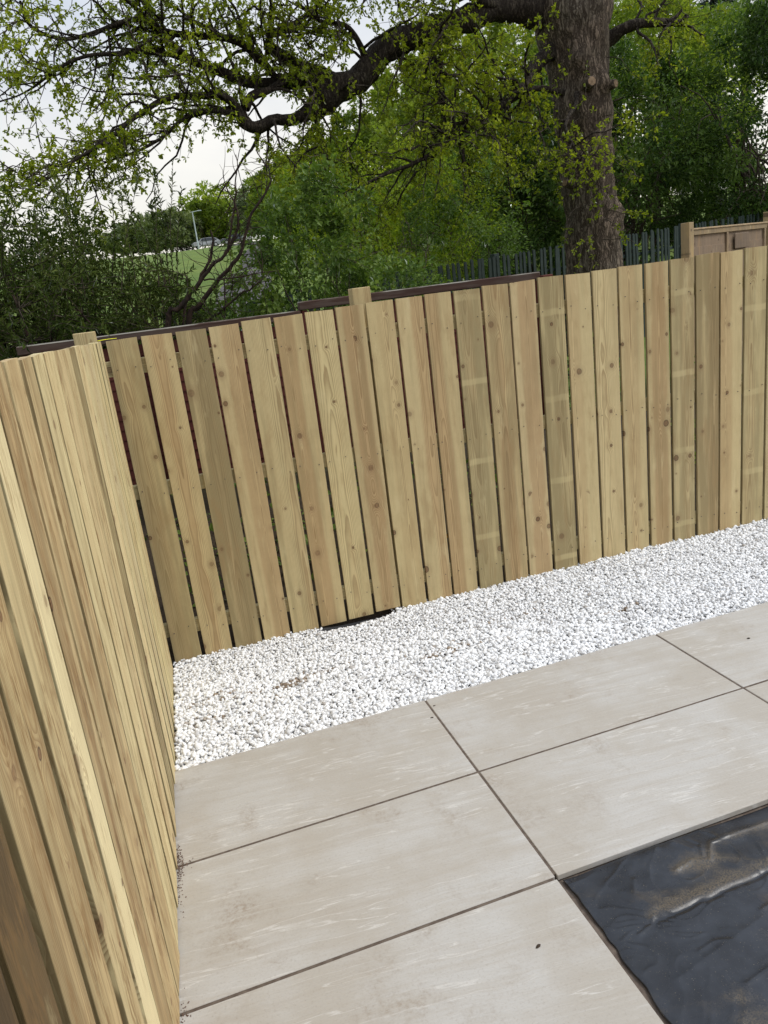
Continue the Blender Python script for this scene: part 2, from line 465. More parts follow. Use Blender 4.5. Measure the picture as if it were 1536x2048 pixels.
def mat_leaf(name, c_dark, c_mid, c_light, trans=.35, gloss=.12, rough=.45):
    m = NT(name)
    t = m.attr('tint')
    col = m.ramp(t, [(0.0, c_dark), (.5, c_mid), (1.0, c_light)])
    df = m.new('ShaderNodeBsdfDiffuse'); m.set(df.inputs[0], col)
    tr = m.new('ShaderNodeBsdfTranslucent'); m.set(tr.inputs[0], m.mix(1.0, col, (1.10, 1.18, .50), 'MULTIPLY'))
    gl = m.new('ShaderNodeBsdfGlossy'); m.set(gl.inputs[0], (.8, .85, .8)); m.set(gl.inputs['Roughness'], rough)
    a = m.new('ShaderNodeMixShader'); m.set(a.inputs[0], trans); m.t.links.new(df.outputs[0], a.inputs[1]); m.t.links.new(tr.outputs[0], a.inputs[2])
    fr = m.new('ShaderNodeFresnel'); fr.inputs[0].default_value = 1.35
    b = m.new('ShaderNodeMixShader'); m.set(b.inputs[0], m.math('MULTIPLY', fr.outputs[0], gloss * 4)); m.t.links.new(a.outputs[0], b.inputs[1]); m.t.links.new(gl.outputs[0], b.inputs[2])
    m.t.links.new(b.outputs[0], m.out.inputs[0]); return m.m
M['oak_leaf'] = mat_leaf('young_oak_leaf', (.095, .135, .011), (.235, .285, .017), (.43, .47, .042), .5, .05)
M['willow_leaf'] = mat_leaf('olive_shrub_leaf', (.024, .042, .008), (.066, .098, .017), (.18, .21, .07), .3, .04)
M['catkin'] = mat_leaf('pale_catkin', (.16, .16, .07), (.22, .21, .10), (.30, .28, .15), .3)
M['fresh_leaf'] = mat_leaf('fresh_green_leaf', (.060, .11, .020), (.115, .19, .032), (.21, .29, .06), .45, .1)
M['dark_leaf'] = mat_leaf('dark_green_leaf', (.022, .050, .010), (.062, .115, .020), (.15, .22, .05), .4, .08)
M['wood_leaf'] = mat_leaf('woodland_leaf', (.080, .125, .020), (.17, .235, .034), (.29, .35, .06), .5, .04)
M['bright_leaf'] = mat_leaf('bright_spring_leaf', (.11, .16, .018), (.22, .30, .028), (.36, .43, .055), .5, .04)
M['fir_leaf'] = mat_leaf('conifer_needles', (.012, .026, .016), (.022, .044, .028), (.04, .07, .045), .1)
M['far_leaf'] = mat_leaf('far_woodland_leaf', (.085, .115, .05), (.14, .18, .065), (.20, .235, .09), .3)

def mat_slab():
    m = NT('porcelain_paving')
    co = m.coord(); sd = m.attr('seed', 'OBJECT')
    q = m.vmath('ADD', co, m.comb(m.math('MULTIPLY', sd, 7.3), m.math('MULTIPLY', sd, 3.1), 0.0))
    warp = m.noise(q, 3.0, 3, color=True)
    qw = m.vmath('ADD', q, m.vmath('MULTIPLY', warp, (.05, .045, 0)))
    x, y, z = m.sep(qw)
    # layered clefts run along the length of the slab, a few degrees askew
    ang = m.math('MULTIPLY_ADD', x, .10, y)
    sv = m.comb(m.math('MULTIPLY', x, 1.9), m.math('MULTIPLY', ang, 26.0), 0.0)
    s1 = m.noise(sv, 1.0, 6, .62)
    s2 = m.noise(m.comb(m.math('MULTIPLY', x, 5.0), m.math('MULTIPLY', ang, 90.0), 0.0), 1.0, 4, .6)
    big = m.noise(qw, 2.4, 5, .6)
    spot = m.noise(q, 5.0, 5, .7)
    col = m.mix(m.rng(big, .38, .62), (0.418, 0.387, 0.339), (0.475, 0.459, 0.429))
    col = m.mix(m.rng(s1, .42, .70, 0, .50), col, (0.387, 0.347, 0.293))
    col = m.mix(m.math('MULTIPLY', m.rng(s2, .55, .70), m.math('MULTIPLY', m.rng(s1, .58, .36), m.rng(spot, .42, .64, 0, .55))), col, (0.567, 0.549, 0.517))
    vein = m.math('ABSOLUTE', m.math('SUBTRACT', m.noise(m.comb(m.math('MULTIPLY', x, .8), m.math('MULTIPLY', ang, 9.0), 0.0), 1.0, 4, .6), .52))
    col = m.mix(m.math('MULTIPLY', m.rng(vein, .010, .0015), m.rng(spot, .36, .58, 0, .70)), col, (0.594, 0.576, 0.540))
    # trodden dirt and rusty rub marks
    dirt = m.noise(m.vmath('ADD', q, (9.2, 4.1, 0)), 3.2, 6, .72)
    fine = m.noise(q, 70.0, 4, .7)
    col = m.mix(m.math('MULTIPLY', m.rng(dirt, .52, .74), m.rng(fine, .38, .66, .15, .9)), col, (.27, .215, .160))
    col = m.mix(m.rng(m.noise(q, 130.0, 4, .75), .50, .72, 0, .50), col, (.31, .27, .225))
    cl = m.noise(m.comb(m.math('MULTIPLY', x, 9.0), m.math('MULTIPLY', ang, 120.0), 0.0), 1.0, 5, .7)
    col = m.mix(m.rng(cl, .52, .74, 0, .32), col, (.360, .325, .280))
    col = m.mix(m.rng(cl, .44, .28, 0, .26), col, (0.576, 0.558, 0.526))
    h = m.math('ADD', m.math('MULTIPLY_ADD', s2, .6, m.math('MULTIPLY', s1, .9)), m.math('MULTIPLY', cl, .7))
    m.pbr(col, m.rng(s1, .3, .7, .46, .62), .45, m.bump(h, .45, .003)); return m.m
M['slab'] = mat_slab()

def mat_stone():
    m = NT('white_marble_pebbles')
    t = m.attr('tint')
    col = m.ramp(t, [(0.0, (.15, .105, .07)), (.12, (.34, .27, .20)), (.22, (.50, .49, .48)), (.5, (.78, .785, .79)), (1.0, (.91, .915, .92))])
    n = m.noise(m.coord(), 120.0, 3)
    col = m.mix(m.rng(n, .55, .75, 0, .25), col, (.55, .52, .49))
    m.pbr(col, .55, .4, m.bump(n, .3, .002)); return m.m
M['stone'] = mat_stone()

def mat_plastic():
    m = NT('black_plastic_sheet')
    co = m.coord(); x, y, z = m.sep(co)
    n1 = m.noise(co, 3.4, 5, .62, .6)
    grit = m.noise(co, 210.0, 3, .7)
    streak = m.noise(m.comb(m.math('MULTIPLY', m.math('ADD', x, m.math('MULTIPLY', y, -.6)), 3.2), m.math('MULTIPLY', m.math('ADD', y, m.math('MULTIPLY', x, .5)), 8.0), 0.0), 1.0, 4, .6)
    sandy = m.attr('sand')
    f = m.math('ADD', m.math('MULTIPLY', n1, .55), m.math('MULTIPLY', streak, .45))
    f = m.rng(m.math('ADD', f, m.math('MULTIPLY', sandy, .19)), .545, .73)
    f = m.math('MULTIPLY', f, m.rng(grit, .36, .62, .12, 1.0))
    sheen_film = m.rng(m.noise(co, 9.0, 4, .6), .35, .7, .0, .22)  # dusty film tinted blue, the sky's sheen put into its colour
    base = m.mix(sheen_film, (.013, .015, .020), (.070, .082, .105))
    col = m.mix(m.math('MULTIPLY', f, .68), base, (.165, .130, .085))
    speck = m.rng(m.noise(co, 420.0, 1), .74, .78)
    col = m.mix(m.math('MULTIPLY', speck, .6), col, (.50, .42, .28))
    rough = m.math('ADD', m.rng(n1, .3, .7, .20, .32), m.math('MULTIPLY', f, .5))
    h = m.math('ADD', m.math('MULTIPLY', grit, m.math('MULTIPLY', f, 1.0)), m.math('MULTIPLY', m.noise(co, 30.0, 2), .3))
    m.pbr(col, rough, .5, m.bump(h, .25, .002)); return m.m
M['plastic'] = mat_plastic()

def mat_ground():
    m = NT('grass_and_soil')
    co = m.coord(); x, y, z = m.sep(co)
    n1 = m.noise(co, .35, 5, .6); n2 = m.noise(co, 6.0, 5, .7); n3 = m.noise(co, 40.0, 3, .7)
    g = m.mix(m.rng(n1, .35, .65), (.105, .165, .035), (.165, .22, .05))
    g = m.mix(m.rng(n2, .40, .72, 0, .5), g, (.050, .085, .020))
    s = m.mix(n3, (.022, .016, .010), (.085, .062, .042))
    t = m.math('ADD', y, m.math('MULTIPLY_ADD', n2, 2.0, -1.0))
    f = m.rng(t, 3.0, 6.5)
    col = m.mix(f, s, g)
    m.pbr(col, .95, .2, m.bump(m.math('ADD', n3, n2), .8, .03)); return m.m
M['ground'] = mat_ground()

# ------------------------------------------------------------------ place geometry
def pz(x, y): return .0134 * x - .0017 * y                # patio surface
def fy(x): return 1.6888 - .036 * x                       # face of the back fence
def lx(y): return -1.12165 + .0239 * y                    # face of the left fence
def gz(x, y):
    """natural ground behind the fences"""
    x = np.asarray(x, float); y = np.asarray(y, float)
    t = y - fy(x)
    s = (x + .874) * .2624 + (y + 2.334) * .965
    xs = np.array([-400, -.02, .10, .55, 1.10, 1.6, 3.5, 6, 9, 14, 20, 30, 50, 80, 120, 140, 180, 260, 420])
    zs = np.array([-.16, -.16, -.02, .10, .42, .50, .42, .42, .72, 1.35, 2.2, 3.3, 5.2, 7.8, 10.9, 12.3, 14.5, 17, 19])
    b = np.interp(t, xs, zs)
    side = np.clip((-1.75 - x) / .8, 0, 1) * np.clip(1 - t / 1.5, 0, 1)   # the neighbour's level
    b = b + side * .05
    P = np.stack([x, y, 0 * x], -1)
    amp = np.clip((t - .2) / 6, 0, 1)
    return b + amp * (.10 * fbm(P * .25, 3, 3) + .012 * s * fbm(P * .02, 8, 2) * .4)

# ground sheet
def make_ground():
    def axis(a, b, dense, c):
        u = np.linspace(-1, 1, dense)
        return c + np.sign(u) * (np.abs(u) ** 3) * np.where(u < 0, c - a, b - c) * 1.0 + u * 3
    X = np.unique(np.concatenate([axis(-300, 300, 110, 1.0), np.linspace(-2, 6, 60)]))
    Y = np.unique(np.concatenate([axis(-60, 420, 130, 3.0), np.linspace(1.5, 8, 70)]))
    gx, gy = np.meshgrid(X, Y, indexing='ij')
    z = gz(gx, gy)
    V = np.stack([gx, gy, z], -1).reshape(-1, 3)
    nx, ny = len(X), len(Y)
    i = (np.arange(nx - 1)[:, None] * ny + np.arange(ny - 1)[None]).ravel()
    F = np.stack([i, i + ny, i + ny + 1, i + 1], -1)
    link('ground', mesh_np('ground', V, F, M['ground'], True), kind='structure')
make_ground()

# tarmac path across the field
def make_path():
    c = np.array([(0.43, 10.27), (0.84, 12.74), (1.45, 16.72), (2.40, 22.68), (4.46, 33.52), (7.43, 52.40), (12.2, 80), (12, 118)])
    p, _ = resample(np.c_[c, np.zeros(len(c))], np.ones(len(c)), .6)
    t = unit(np.gradient(p, axis=0)); nrm = np.stack([-t[:, 1], t[:, 0], 0 * t[:, 0]], -1)
    V = []
    for k in (-1.0, -.33, .33, 1.0):
        q = p + nrm * k * .8; q[:, 2] = gz(q[:, 0], q[:, 1]) + .07; V.append(q)
    n = len(p); V = np.stack(V, 1).reshape(-1, 3)
    F = [(i * 4 + k, i * 4 + k + 1, i * 4 + k + 5, i * 4 + k + 4) for i in range(n - 1) for k in range(3)]
    link('path', mesh_np('path', V, np.array(F), M['track'], True), kind='structure')
make_path()

# ------------------------------------------------------------------ patio
def slab_mesh(w, h, th=.020, c=.0016):
    b = MB(); b.box((-w / 2, -h / 2, -th), (w / 2, h / 2, 0), c); return b.mesh('slab', M['slab'])
def make_patio():
    tilt = (math.atan(-.0017), -math.atan(.0134))
    def sheet(V): V = V.copy(); V[:, 2] += pz(V[:, 0], V[:, 1]); return V
    b = MB()
    b.box((-1.17, -.574, -.13), (5.0, .583, -.0022), 0, sheet)
    b.box((-1.17, -3.6, -.13), (-.014, -.5765, -.0022), 0, sheet)
    b.box((-.0125, -3.6, -.13), (5.0, -.5765, -.024), 0, sheet)
    bed = link('patio', b.mesh('patio', M['mortar']), kind='structure')
    k = 0
    cols = [(-1.172, -.0044), (.0044, 1.2006), (1.2094, 2.4056), (2.4144, 3.6106), (3.6194, 4.8)]
    rows = [(.0056, .5884), (-.5844, -.0056), (-1.1744, -.5956), (-1.7644, -1.1856), (-2.3544, -1.7756), (-2.9444, -2.3656), (-3.5344, -2.9556)]
    for ci, (x0, x1) in enumerate(cols):
        for ri, (y0, y1) in enumerate(rows):
            if ci > 0 and ri > 1: continue
            xc, yc = (x0 + x1) / 2, (y0 + y1) / 2
            me = slab_mesh(x1 - x0, y1 - y0)
            o = link('slab', me, bed, (xc, yc, pz(xc, yc) + rng.uniform(-.0006, .0006)))
            o.rotation_euler = (tilt[0], tilt[1], 0)
            o['seed'] = 1.37 + k * 2.91; k += 1
make_patio()

# ------------------------------------------------------------------ new board fences
def board_mesh(w, L, th=.019, rough=.0012, bow=0.0, warp=0.0, chips=0, seed=0, topcut=0.0, c=.0018):
    """one sawn board; x across, y thickness (face at y=0), z along"""
    n = 24 if chips else 15
    zs = np.linspace(0, L, n)
    prof = np.array([(-w / 2 + c, 0), (w / 2 - c, 0), (w / 2, c), (w / 2, th - c), (w / 2 - c, th), (-w / 2 + c, th), (-w / 2, th - c), (-w / 2, c)])
    V = []
    for i, z in enumerate(zs):
        q = prof.copy()
        eL = vnoise([[z * 3.1 + seed * 7, seed, .3]], 1)[0] * rough + vnoise([[z * 19, seed, 5.1]], 2)[0] * rough * .5
        eR = vnoise([[z * 3.1 + seed * 3, seed, 9.3]], 3)[0] * rough + vnoise([[z * 19, seed, 2.1]], 4)[0] * rough * .5
        if chips:
            eL += -abs(vnoise([[z * 11, seed, 3.1]], 6)[0]) ** 3 * .010 * -1 if rng.random() < .3 else 0
            eR += -abs(vnoise([[z * 11, seed, 8.1]], 7)[0]) ** 3 * .010 if rng.random() < .3 else 0
        q[:, 0] += np.where(q[:, 0] < 0, eL, eR)
        s = z / L * 2 - 1
        q[:, 0] += bow * (1 - s * s)
        ang = warp * s
        q[:, 1] += q[:, 0] * ang
        zz = np.full(8, z)
        if i == n - 1: zz = z + q[:, 0] * topcut
        V.append(np.c_[q, zz])
    V = np.concatenate(V)
    F = [(i * 8 + k, i * 8 + (k + 1) % 8, i * 8 + 8 + (k + 1) % 8, i * 8 + 8 + k) for i in range(n - 1) for k in range(8)]
    cap = np.array([[7, 6, 5, 4, 3, 2, 1, 0], [(n - 1) * 8 + k for k in range(8)]])
    return mesh_np('board', V, [np.array(F), cap], None)

BX = [-1.066, -.898, -.73, -.565, -.399, -.232, -.068, .096, .259, .424, .588, .754, .922, 1.085, 1.255, 1.424, 1.59, 1.758, 1.93, 2.098, 2.268, 2.436, 2.603]
BW = [.148, .150, .150, .150, .150, .149, .149, .150, .149, .150, .149, .151, .150, .152, .152, .151, .152, .154, .150, .153, .155, .152, .153]
BB = [-.05, -.05, -.038, -.033, -.035, -.034, -.028, -.018, -.013, -.018, -.020, -.009, -.017, -.011, -.003, .004, -.007, -.006, .007, .013, .014, .015, .023]
for k in range(9):
    BX.append(BX[-1] + .169); BW.append(.152); BB.append(.025 + .003 * k)
# heartwood share, stain, stacking bars, tint
BLOOK = {0: (.5, .55, 0, (0.918, 0.890, 0.810)), 1: (.95, .25, 0, (0.980, 0.934, 0.860)), 2: (.5, .85, 0, (0.893, 0.866, 0.810)), 3: (.8, .25, 0, (0.992, 0.952, 0.897)), 4: (.55, .3, 0, (0.955, 0.928, 0.860)),
         5: (.95, .35, 0, (0.992, 0.946, 0.866)), 6: (1.0, .15, 0, (1.017, 0.990, 0.903)), 7: (1.0, .35, 0, (0.943, 0.890, 0.817)), 8: (.35, .2, 0, (0.992, 0.952, 0.866)), 9: (1.0, .15, 0, (1.017, 0.977, 0.910)),
         10: (1.0, .25, 0, (0.980, 0.934, 0.860)), 11: (.5, .70, 1, (0.918, 0.897, 0.823)), 12: (1.0, .5, 0, (0.918, 0.853, 0.773)), 13: (.9, .25, 0, (1.011, 0.959, 0.910)), 14: (.5, .75, 1, (0.912, 0.884, 0.804)),
         15: (.5, .1, 0, (1.042, 1.008, 0.934)), 16: (.8, .15, 0, (1.017, 0.971, 0.897)), 17: (.6, .15, 0, (1.005, 0.965, 0.885)), 18: (.95, .3, 0, (0.968, 0.915, 0.835)), 19: (.5, .6, 1, (0.943, 0.915, 0.841)),
         20: (.8, .8, 0, (0.918, 0.866, 0.786)), 21: (.7, .1, 0, (1.054, 1.008, 0.922)), 22: (.5, .5, 1, (0.955, 0.934, 0.848))}
def make_back_fence():
    t = thing('board_fence', 'new pale timber fence of upright boards behind the strip of white gravel', 'fence', (.8, 1.67, 0))
    ang = math.atan(-.036)
    nail = MB()
    for i, (x, w, zb) in enumerate(zip(BX, BW, BB)):
        xc = x + w / 2
        zt = 1.7123 + .0154 * xc + rng.uniform(-.004, .004)
        z0 = zb if 5 <= i <= 7 else zb - .06
        me = board_mesh(w, zt - z0, rough=.0016, bow=rng.uniform(-.002, .002), warp=rng.uniform(-.03, .03), seed=i * 1.7, topcut=rng.uniform(-.03, .03))
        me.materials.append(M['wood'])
        o = link('board', me, t, (xc, fy(xc) + rng.uniform(-.003, .002), z0), ang)
        lk = BLOOK.get(i, (rng.uniform(.4, 1), rng.uniform(0, .5), 0, (1, .97, .9)))
        o['width'] = float(w); o['seed'] = 3.1 + i * 1.618; o['heart'] = float(lk[0]); o['stain'] = float(lk[1]); o['bands'] = float(lk[2])
        o.color = (*lk[3], 1)
        for zr in (1.555, .915, .125):
            for s in (-.32, .30):
                xx = xc + s * w + rng.uniform(-.012, .012); zz = zr + rng.uniform(-.02, .02)
                a = np.arange(6) * math.pi / 3
                yy = fy(xx) - .0042
                V = np.concatenate([np.c_[xx + .0030 * np.cos(a), np.full(6, yy + .004), zz + .0030 * np.sin(a)], np.c_[xx + .0026 * np.cos(a), np.full(6, yy), zz + .0026 * np.sin(a)]])
                nail.add(V - np.array([.8, 1.67, 0]), [[k, (k + 1) % 6, 6 + (k + 1) % 6, 6 + k] for k in range(6)] + [[6, 7, 8, 9, 10, 11]])
    o = link('nail', nail.mesh('nail', M['nail']), t, (.8, 1.67, 0), kind='stuff')
    def plank(name, x0, x1, z0, z1, y0, y1, seed):
        """a rail: length along the fence"""
        L = math.hypot(x1 - x0, .036 * (x1 - x0))
        b = MB(); b.box((-(z1 - z0) / 2, 0, 0), ((z1 - z0) / 2, y1 - y0, L), .002)
        me = b.mesh(name, M['wood'])
        o = link(name, me, t, (x0, fy(x0) + y0, (z0 + z1) / 2))
        o.rotation_euler = Euler((0, math.radians(90) - .0, math.atan2(-.036, 1)), 'XYZ')
        o['seed'] = seed; o['heart'] = .4; o['stain'] = .35; o['bands'] = 0.0; o['width'] = 9.0; o.color = (.95, .95, .85, 1)
    for zc, sd in ((1.560, 71.3), (.920, 77.7), (.128, 83.9)):
        for x0, x1 in ((-1.10, 1.95), (1.955, 4.2)):
            plank('rail', x0, x1, zc - .038, zc + .038, .0215, .0595, sd + x0)
    for x, zt in ((-1.165, 1.752), (.262, 1.803), (1.90, 1.69), (3.6, 1.73)):
        b = MB(); b.box((-.05, 0, -.3), (.05, .10, zt), .003)
        o = link('post', b.mesh('post', M['wood']), t, (x, fy(x) + .062, 0), ang)
        o['seed'] = 40.2 + x * 3; o['heart'] = .7; o['stain'] = .35; o['bands'] = 0.0; o['width'] = 9.0; o.color = (.92, .88, .80, 1)
make_back_fence()

LY = [-2.42, -2.27, -2.11, -1.95, -1.80, -1.66, -1.545, -1.415, -1.284, -1.138, -.992, -.856, -.711, -.541, -.380, -.205, -.030, .142, .315, .488, .661, .834, 1.006, 1.178, 1.350, 1.518, 1.672]
LLOOK = {2: (.8, 1.2, (.62, .56, .46)), 3: (.8, 1.2, (.66, .60, .50)), 4: (.8, 1.3, (.68, .62, .52)), 5: (.9, 1.5, (.56, .50, .41)), 6: (.8, 1.3, (.72, .65, .53)), 7: (.9, .6, (.95, .88, .76)), 8: (.8, .5, (1.0, .93, .80)), 9: (.6, .3, (1.0, .95, .84)), 10: (.0, .0, (1.26, 1.26, 1.20)),
         11: (.9, .5, (.95, .87, .76)), 12: (.8, .4, (1.0, .93, .82)), 13: (.9, .5, (1.0, .92, .80)), 14: (.3, .2, (1.05, 1.04, .94)), 15: (.4, .1, (1.08, 1.05, .94)), 16: (.8, .3, (1.0, .94, .84)), 17: (.4, .3, (1.05, 1.02, .92)), 18: (.3, .75, (.84, .84, .74)), 19: (.4, .1, (1.10, 1.07, .97))}
def make_left_fence():
    t = thing('board_fence', 'new pale timber fence running close along the cut ends of the paving slabs', 'fence', (-1.14, 0, 0))
    for i in range(len(LY) - 1):
        y0, y1 = LY[i], LY[i + 1]
        gap = rng.uniform(.012, .020) if i > 11 else rng.uniform(.018, .028)
        w = (y1 - y0) - gap; yc = (y0 + y1) / 2
        zt = 1.7235 - .0132 * yc + rng.uniform(-.002, .002)
        z0 = .004 + pz(-1.13, yc) + (rng.uniform(0, .006)) if yc < .55 else -.09
        me = board_mesh(w, zt - z0, rough=.0030 if i < 16 else .0018, bow=rng.uniform(-.003, .003), warp=rng.uniform(-.035, .035), chips=1 if i in (7, 8, 9, 10, 11) else 0, seed=50 + i * 2.3, topcut=rng.uniform(-.02, .02), th=.022, c=.0009)
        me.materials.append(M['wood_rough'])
        o = link('board', me, t, (lx(yc) + (rng.uniform(-.003, .0035) if i < 15 else rng.uniform(-.0012, .0012)), yc, z0), math.radians(90) - math.atan(.0239))
        h, s, c = LLOOK.get(i, (rng.uniform(.2, 1), rng.uniform(0, .35), (rng.uniform(.92, 1.05),) * 2 + (.9,)))
        o['width'] = float(w); o['seed'] = 15.5 + i * 1.618; o['heart'] = float(h) * .75; o['stain'] = float(s); o['bands'] = 0.0; o['width'] = 9.0
        o['width'] = float(w)
        o.color = (*c, 1)
    for zc in (1.50, .90, .22):
        b = MB(); b.box((-.038, 0, 0), (.038, .038, 4.0), .002)
        o = link('rail', b.mesh('rail', M['wood_rough']), t, (lx(-2.4) - .068 - .005, -2.4, zc))
        o.rotation_euler = Euler((math.radians(-90), 0, 0)); o.rotation_euler = (math.radians(90), math.radians(90), math.radians(180))
        o['seed'] = 91.0 + zc; o['heart'] = .5; o['stain'] = .3; o['bands'] = 0.0; o['width'] = 9.0
    for y in (-2.3, -.5):
        b = MB(); b.box((-.05, -.05, -.3), (.05, .05, 1.60), .003)
        o = link('post', b.mesh('post', M['wood_rough']), t, (lx(y) - .075 - .055, y, 0))
        o['seed'] = 99.0 + y; o['heart'] = .5; o['stain'] = .3; o['bands'] = 0.0; o['width'] = 9.0
make_left_fence()

# ------------------------------------------------------------------ gravel strip
def ico(sub):
    bm = bmesh.new(); bmesh.ops.create_icosphere(bm, subdivisions=sub, radius=1)
    bm.verts.index_update()
    V = np.array([v.co[:] for v in bm.verts]); F = np.array([[v.index for v in f.verts] for f in bm.faces]); bm.free(); return V, F
def gravel_level(x, y):
    f = np.clip((y - .59) / 1.1, 0, 1)
    zf = np.interp(x, [-1.07, 2.6, 4.2], [-.030, -.012, -.01])
    z = pz(x, y) + (-.014) * (1 - f) + zf * f
    z = z + .007 * fbm(np.stack([x * 2.2, y * 2.2, 0 * x], -1), 4, 2)
    dip = np.exp(-(((x + .02) / .22) ** 4)) * np.clip((y - 1.56) / .1, 0, 1)
    return z - .024 * dip
def make_gravel():
    b = MB()
    V = []
    gx, gy = np.meshgrid(np.linspace(-1.2, 4.6, 40), np.linspace(.585, 1.78, 12), indexing='ij')
    gzv = gravel_level(gx, gy) - .034
    V = np.stack([gx, gy, gzv], -1).reshape(-1, 3); i = (np.arange(39)[:, None] * 12 + np.arange(11)[None]).ravel()
    link('ground_membrane', mesh_np('ground_membrane', V, np.stack([i, i + 12, i + 13, i + 1], -1), M['membrane'], True), kind='structure')
    # membrane turned up at the foot of the fence
    pts = np.linspace(-.27, .22, 40)
    Vs = []
    for x in pts:
        h = .016 + .009 * vnoise([[x * 9, 0, 0]], 3)[0]
        y = fy(x) - .030
        zb_ = gravel_level(np.array(x), np.array(y)) - .03
        for dy, dz in ((-.004, 0), (.012, h * .6), (.020, h), (.0225, h), (.015, h * .55), (0, -.002)):
            Vs.append((x, y + dy, float(zb_) + dz + (.01 if dz else 0)))
    n = len(pts)
    F = [(a * 6 + k, a * 6 + (k + 1) % 6, a * 6 + 6 + (k + 1) % 6, a * 6 + 6 + k) for a in range(n - 1) for k in range(6)]
    tag(link('membrane_edge', mesh_np('membrane_edge', np.array(Vs), np.array(F), M['membrane'], True)), 'strip of black membrane showing between the gravel and the foot of the fence', 'membrane')
    # pebbles
    sp = .0152
    xs = np.arange(-1.11, 4.3, sp); ys = np.arange(.592, 1.72, sp * .9)
    X, Y = np.meshgrid(xs, ys, indexing='ij'); X = X + (np.arange(len(ys)) % 2)[None] * sp / 2
    P = np.stack([X.ravel(), Y.ravel()], -1)
    layers = []
    for k, (dz, pr) in enumerate(((-.014, 1.0), (-.005, .95), (.001, .16))):
        q = P + rng.normal(0, sp * .36, P.shape); q = q[rng.random(len(q)) < pr]
        layers.append(np.c_[q, gravel_level(q[:, 0], q[:, 1]) + dz + rng.normal(0, .0025, len(q))])
    Q = np.concatenate(layers)
    size = np.exp(rng.normal(math.log(.0083), .24, len(Q)))
    keep = (Q[:, 1] > .592 + size * .55) & (Q[:, 0] > lx(Q[:, 1]) + size * .6) & (Q[:, 1] < fy(Q[:, 0]) + .03) 
    nof = ~((np.abs(Q[:, 0] + .02) < .20 + .06 * rng.random(len(Q))) & (Q[:, 1] > 1.648))
    Q = Q[keep & nof]; size = size[keep & nof]
    # a few strays on the slab edge
    n = len(Q)
    t = np.clip(.72 + rng.normal(0, .20, n), .25, 1)
    grey = rng.random(n) < .07; t[grey] = rng.uniform(.18, .4, grey.sum())
    for (cx_, cy_, sx, sy, dens) in ((-.52, 1.13, .11, .03, .6), (-.36, 1.16, .07, .02, .45), (-.85, 1.17, .10, .05, .28), (-.62, 1.02, .05, .02, .3), (1.235, .925, .06, .025, .55), (.25, 1.02, .16, .05, .22), (-.95, .95, .1, .05, .25), (.75, 1.2, .2, .04, .12)):
        d = ((Q[:, 0] - cx_) / sx) ** 2 + ((Q[:, 1] - cy_) / sy) ** 2
        hit = rng.random(n) < dens * np.exp(-d)
        t[hit] = rng.uniform(0, .2, hit.sum())
    far = np.hypot(Q[:, 0] + .87, Q[:, 1] + 2.33) > 3.75
    allV = []; allF = []; allT = []; n0 = 0
    for lod, mask in ((2, ~far), (1, far)):
        bv, bf = ico(lod)
        shapes = []
        for s in range(14):
            n3 = fbm(bv * 1.1 + s * 9.1, s, 2)
            r = 1 + .26 * n3
            v = bv * r[:, None]
            for _ in range(3):                                  # flat broken facets
                d = rand_unit(1)[0]; k = v @ d; lim = rng.uniform(.55, .8); v = v - np.outer(np.maximum(k - lim, 0) * .8, d)
            v = v * np.array([1.25, .95, .72]) * rng.uniform(.88, 1.12, 3)
            shapes.append(v)
        shapes = np.array(shapes)
        idx = np.nonzero(mask)[0]; m_ = len(idx)
        a, b_, c = rng.uniform(0, 6.283, m_), rng.normal(0, .5, m_), rng.normal(0, .5, m_)
        ca, sa, cb, sb, cc, sc = np.cos(a), np.sin(a), np.cos(b_), np.sin(b_), np.cos(c), np.sin(c)
        R = np.empty((m_, 3, 3))
        R[:, 0, 0] = ca * cb; R[:, 0, 1] = ca * sb * sc - sa * cc; R[:, 0, 2] = ca * sb * cc + sa * sc
        R[:, 1, 0] = sa * cb; R[:, 1, 1] = sa * sb * sc + ca * cc; R[:, 1, 2] = sa * sb * cc - ca * sc
        R[:, 2, 0] = -sb; R[:, 2, 1] = cb * sc; R[:, 2, 2] = cb * cc
        sh = shapes[rng.integers(0, 14, m_)]
        V = np.einsum('nij,nkj->nki', R, sh) * size[idx][:, None, None] + Q[idx][:, None, :]
        k = bv.shape[0]
        F = (bf[None] + (np.arange(m_) * k)[:, None, None]).reshape(-1, 3) + n0
        allV.append(V.reshape(-1, 3)); allF.append(F); allT.append(np.repeat(t[idx], k)); n0 += m_ * k
    me = mesh_np('gravel', np.concatenate(allV), np.concatenate(allF), M['stone'], True, {'tint': np.concatenate(allT)})
    o = link('gravel', me, kind='stuff')
    o['label'] = 'white marble pebbles spread between the paving and the back fence'; o['category'] = 'gravel'
    print('pebbles', n)
make_gravel()

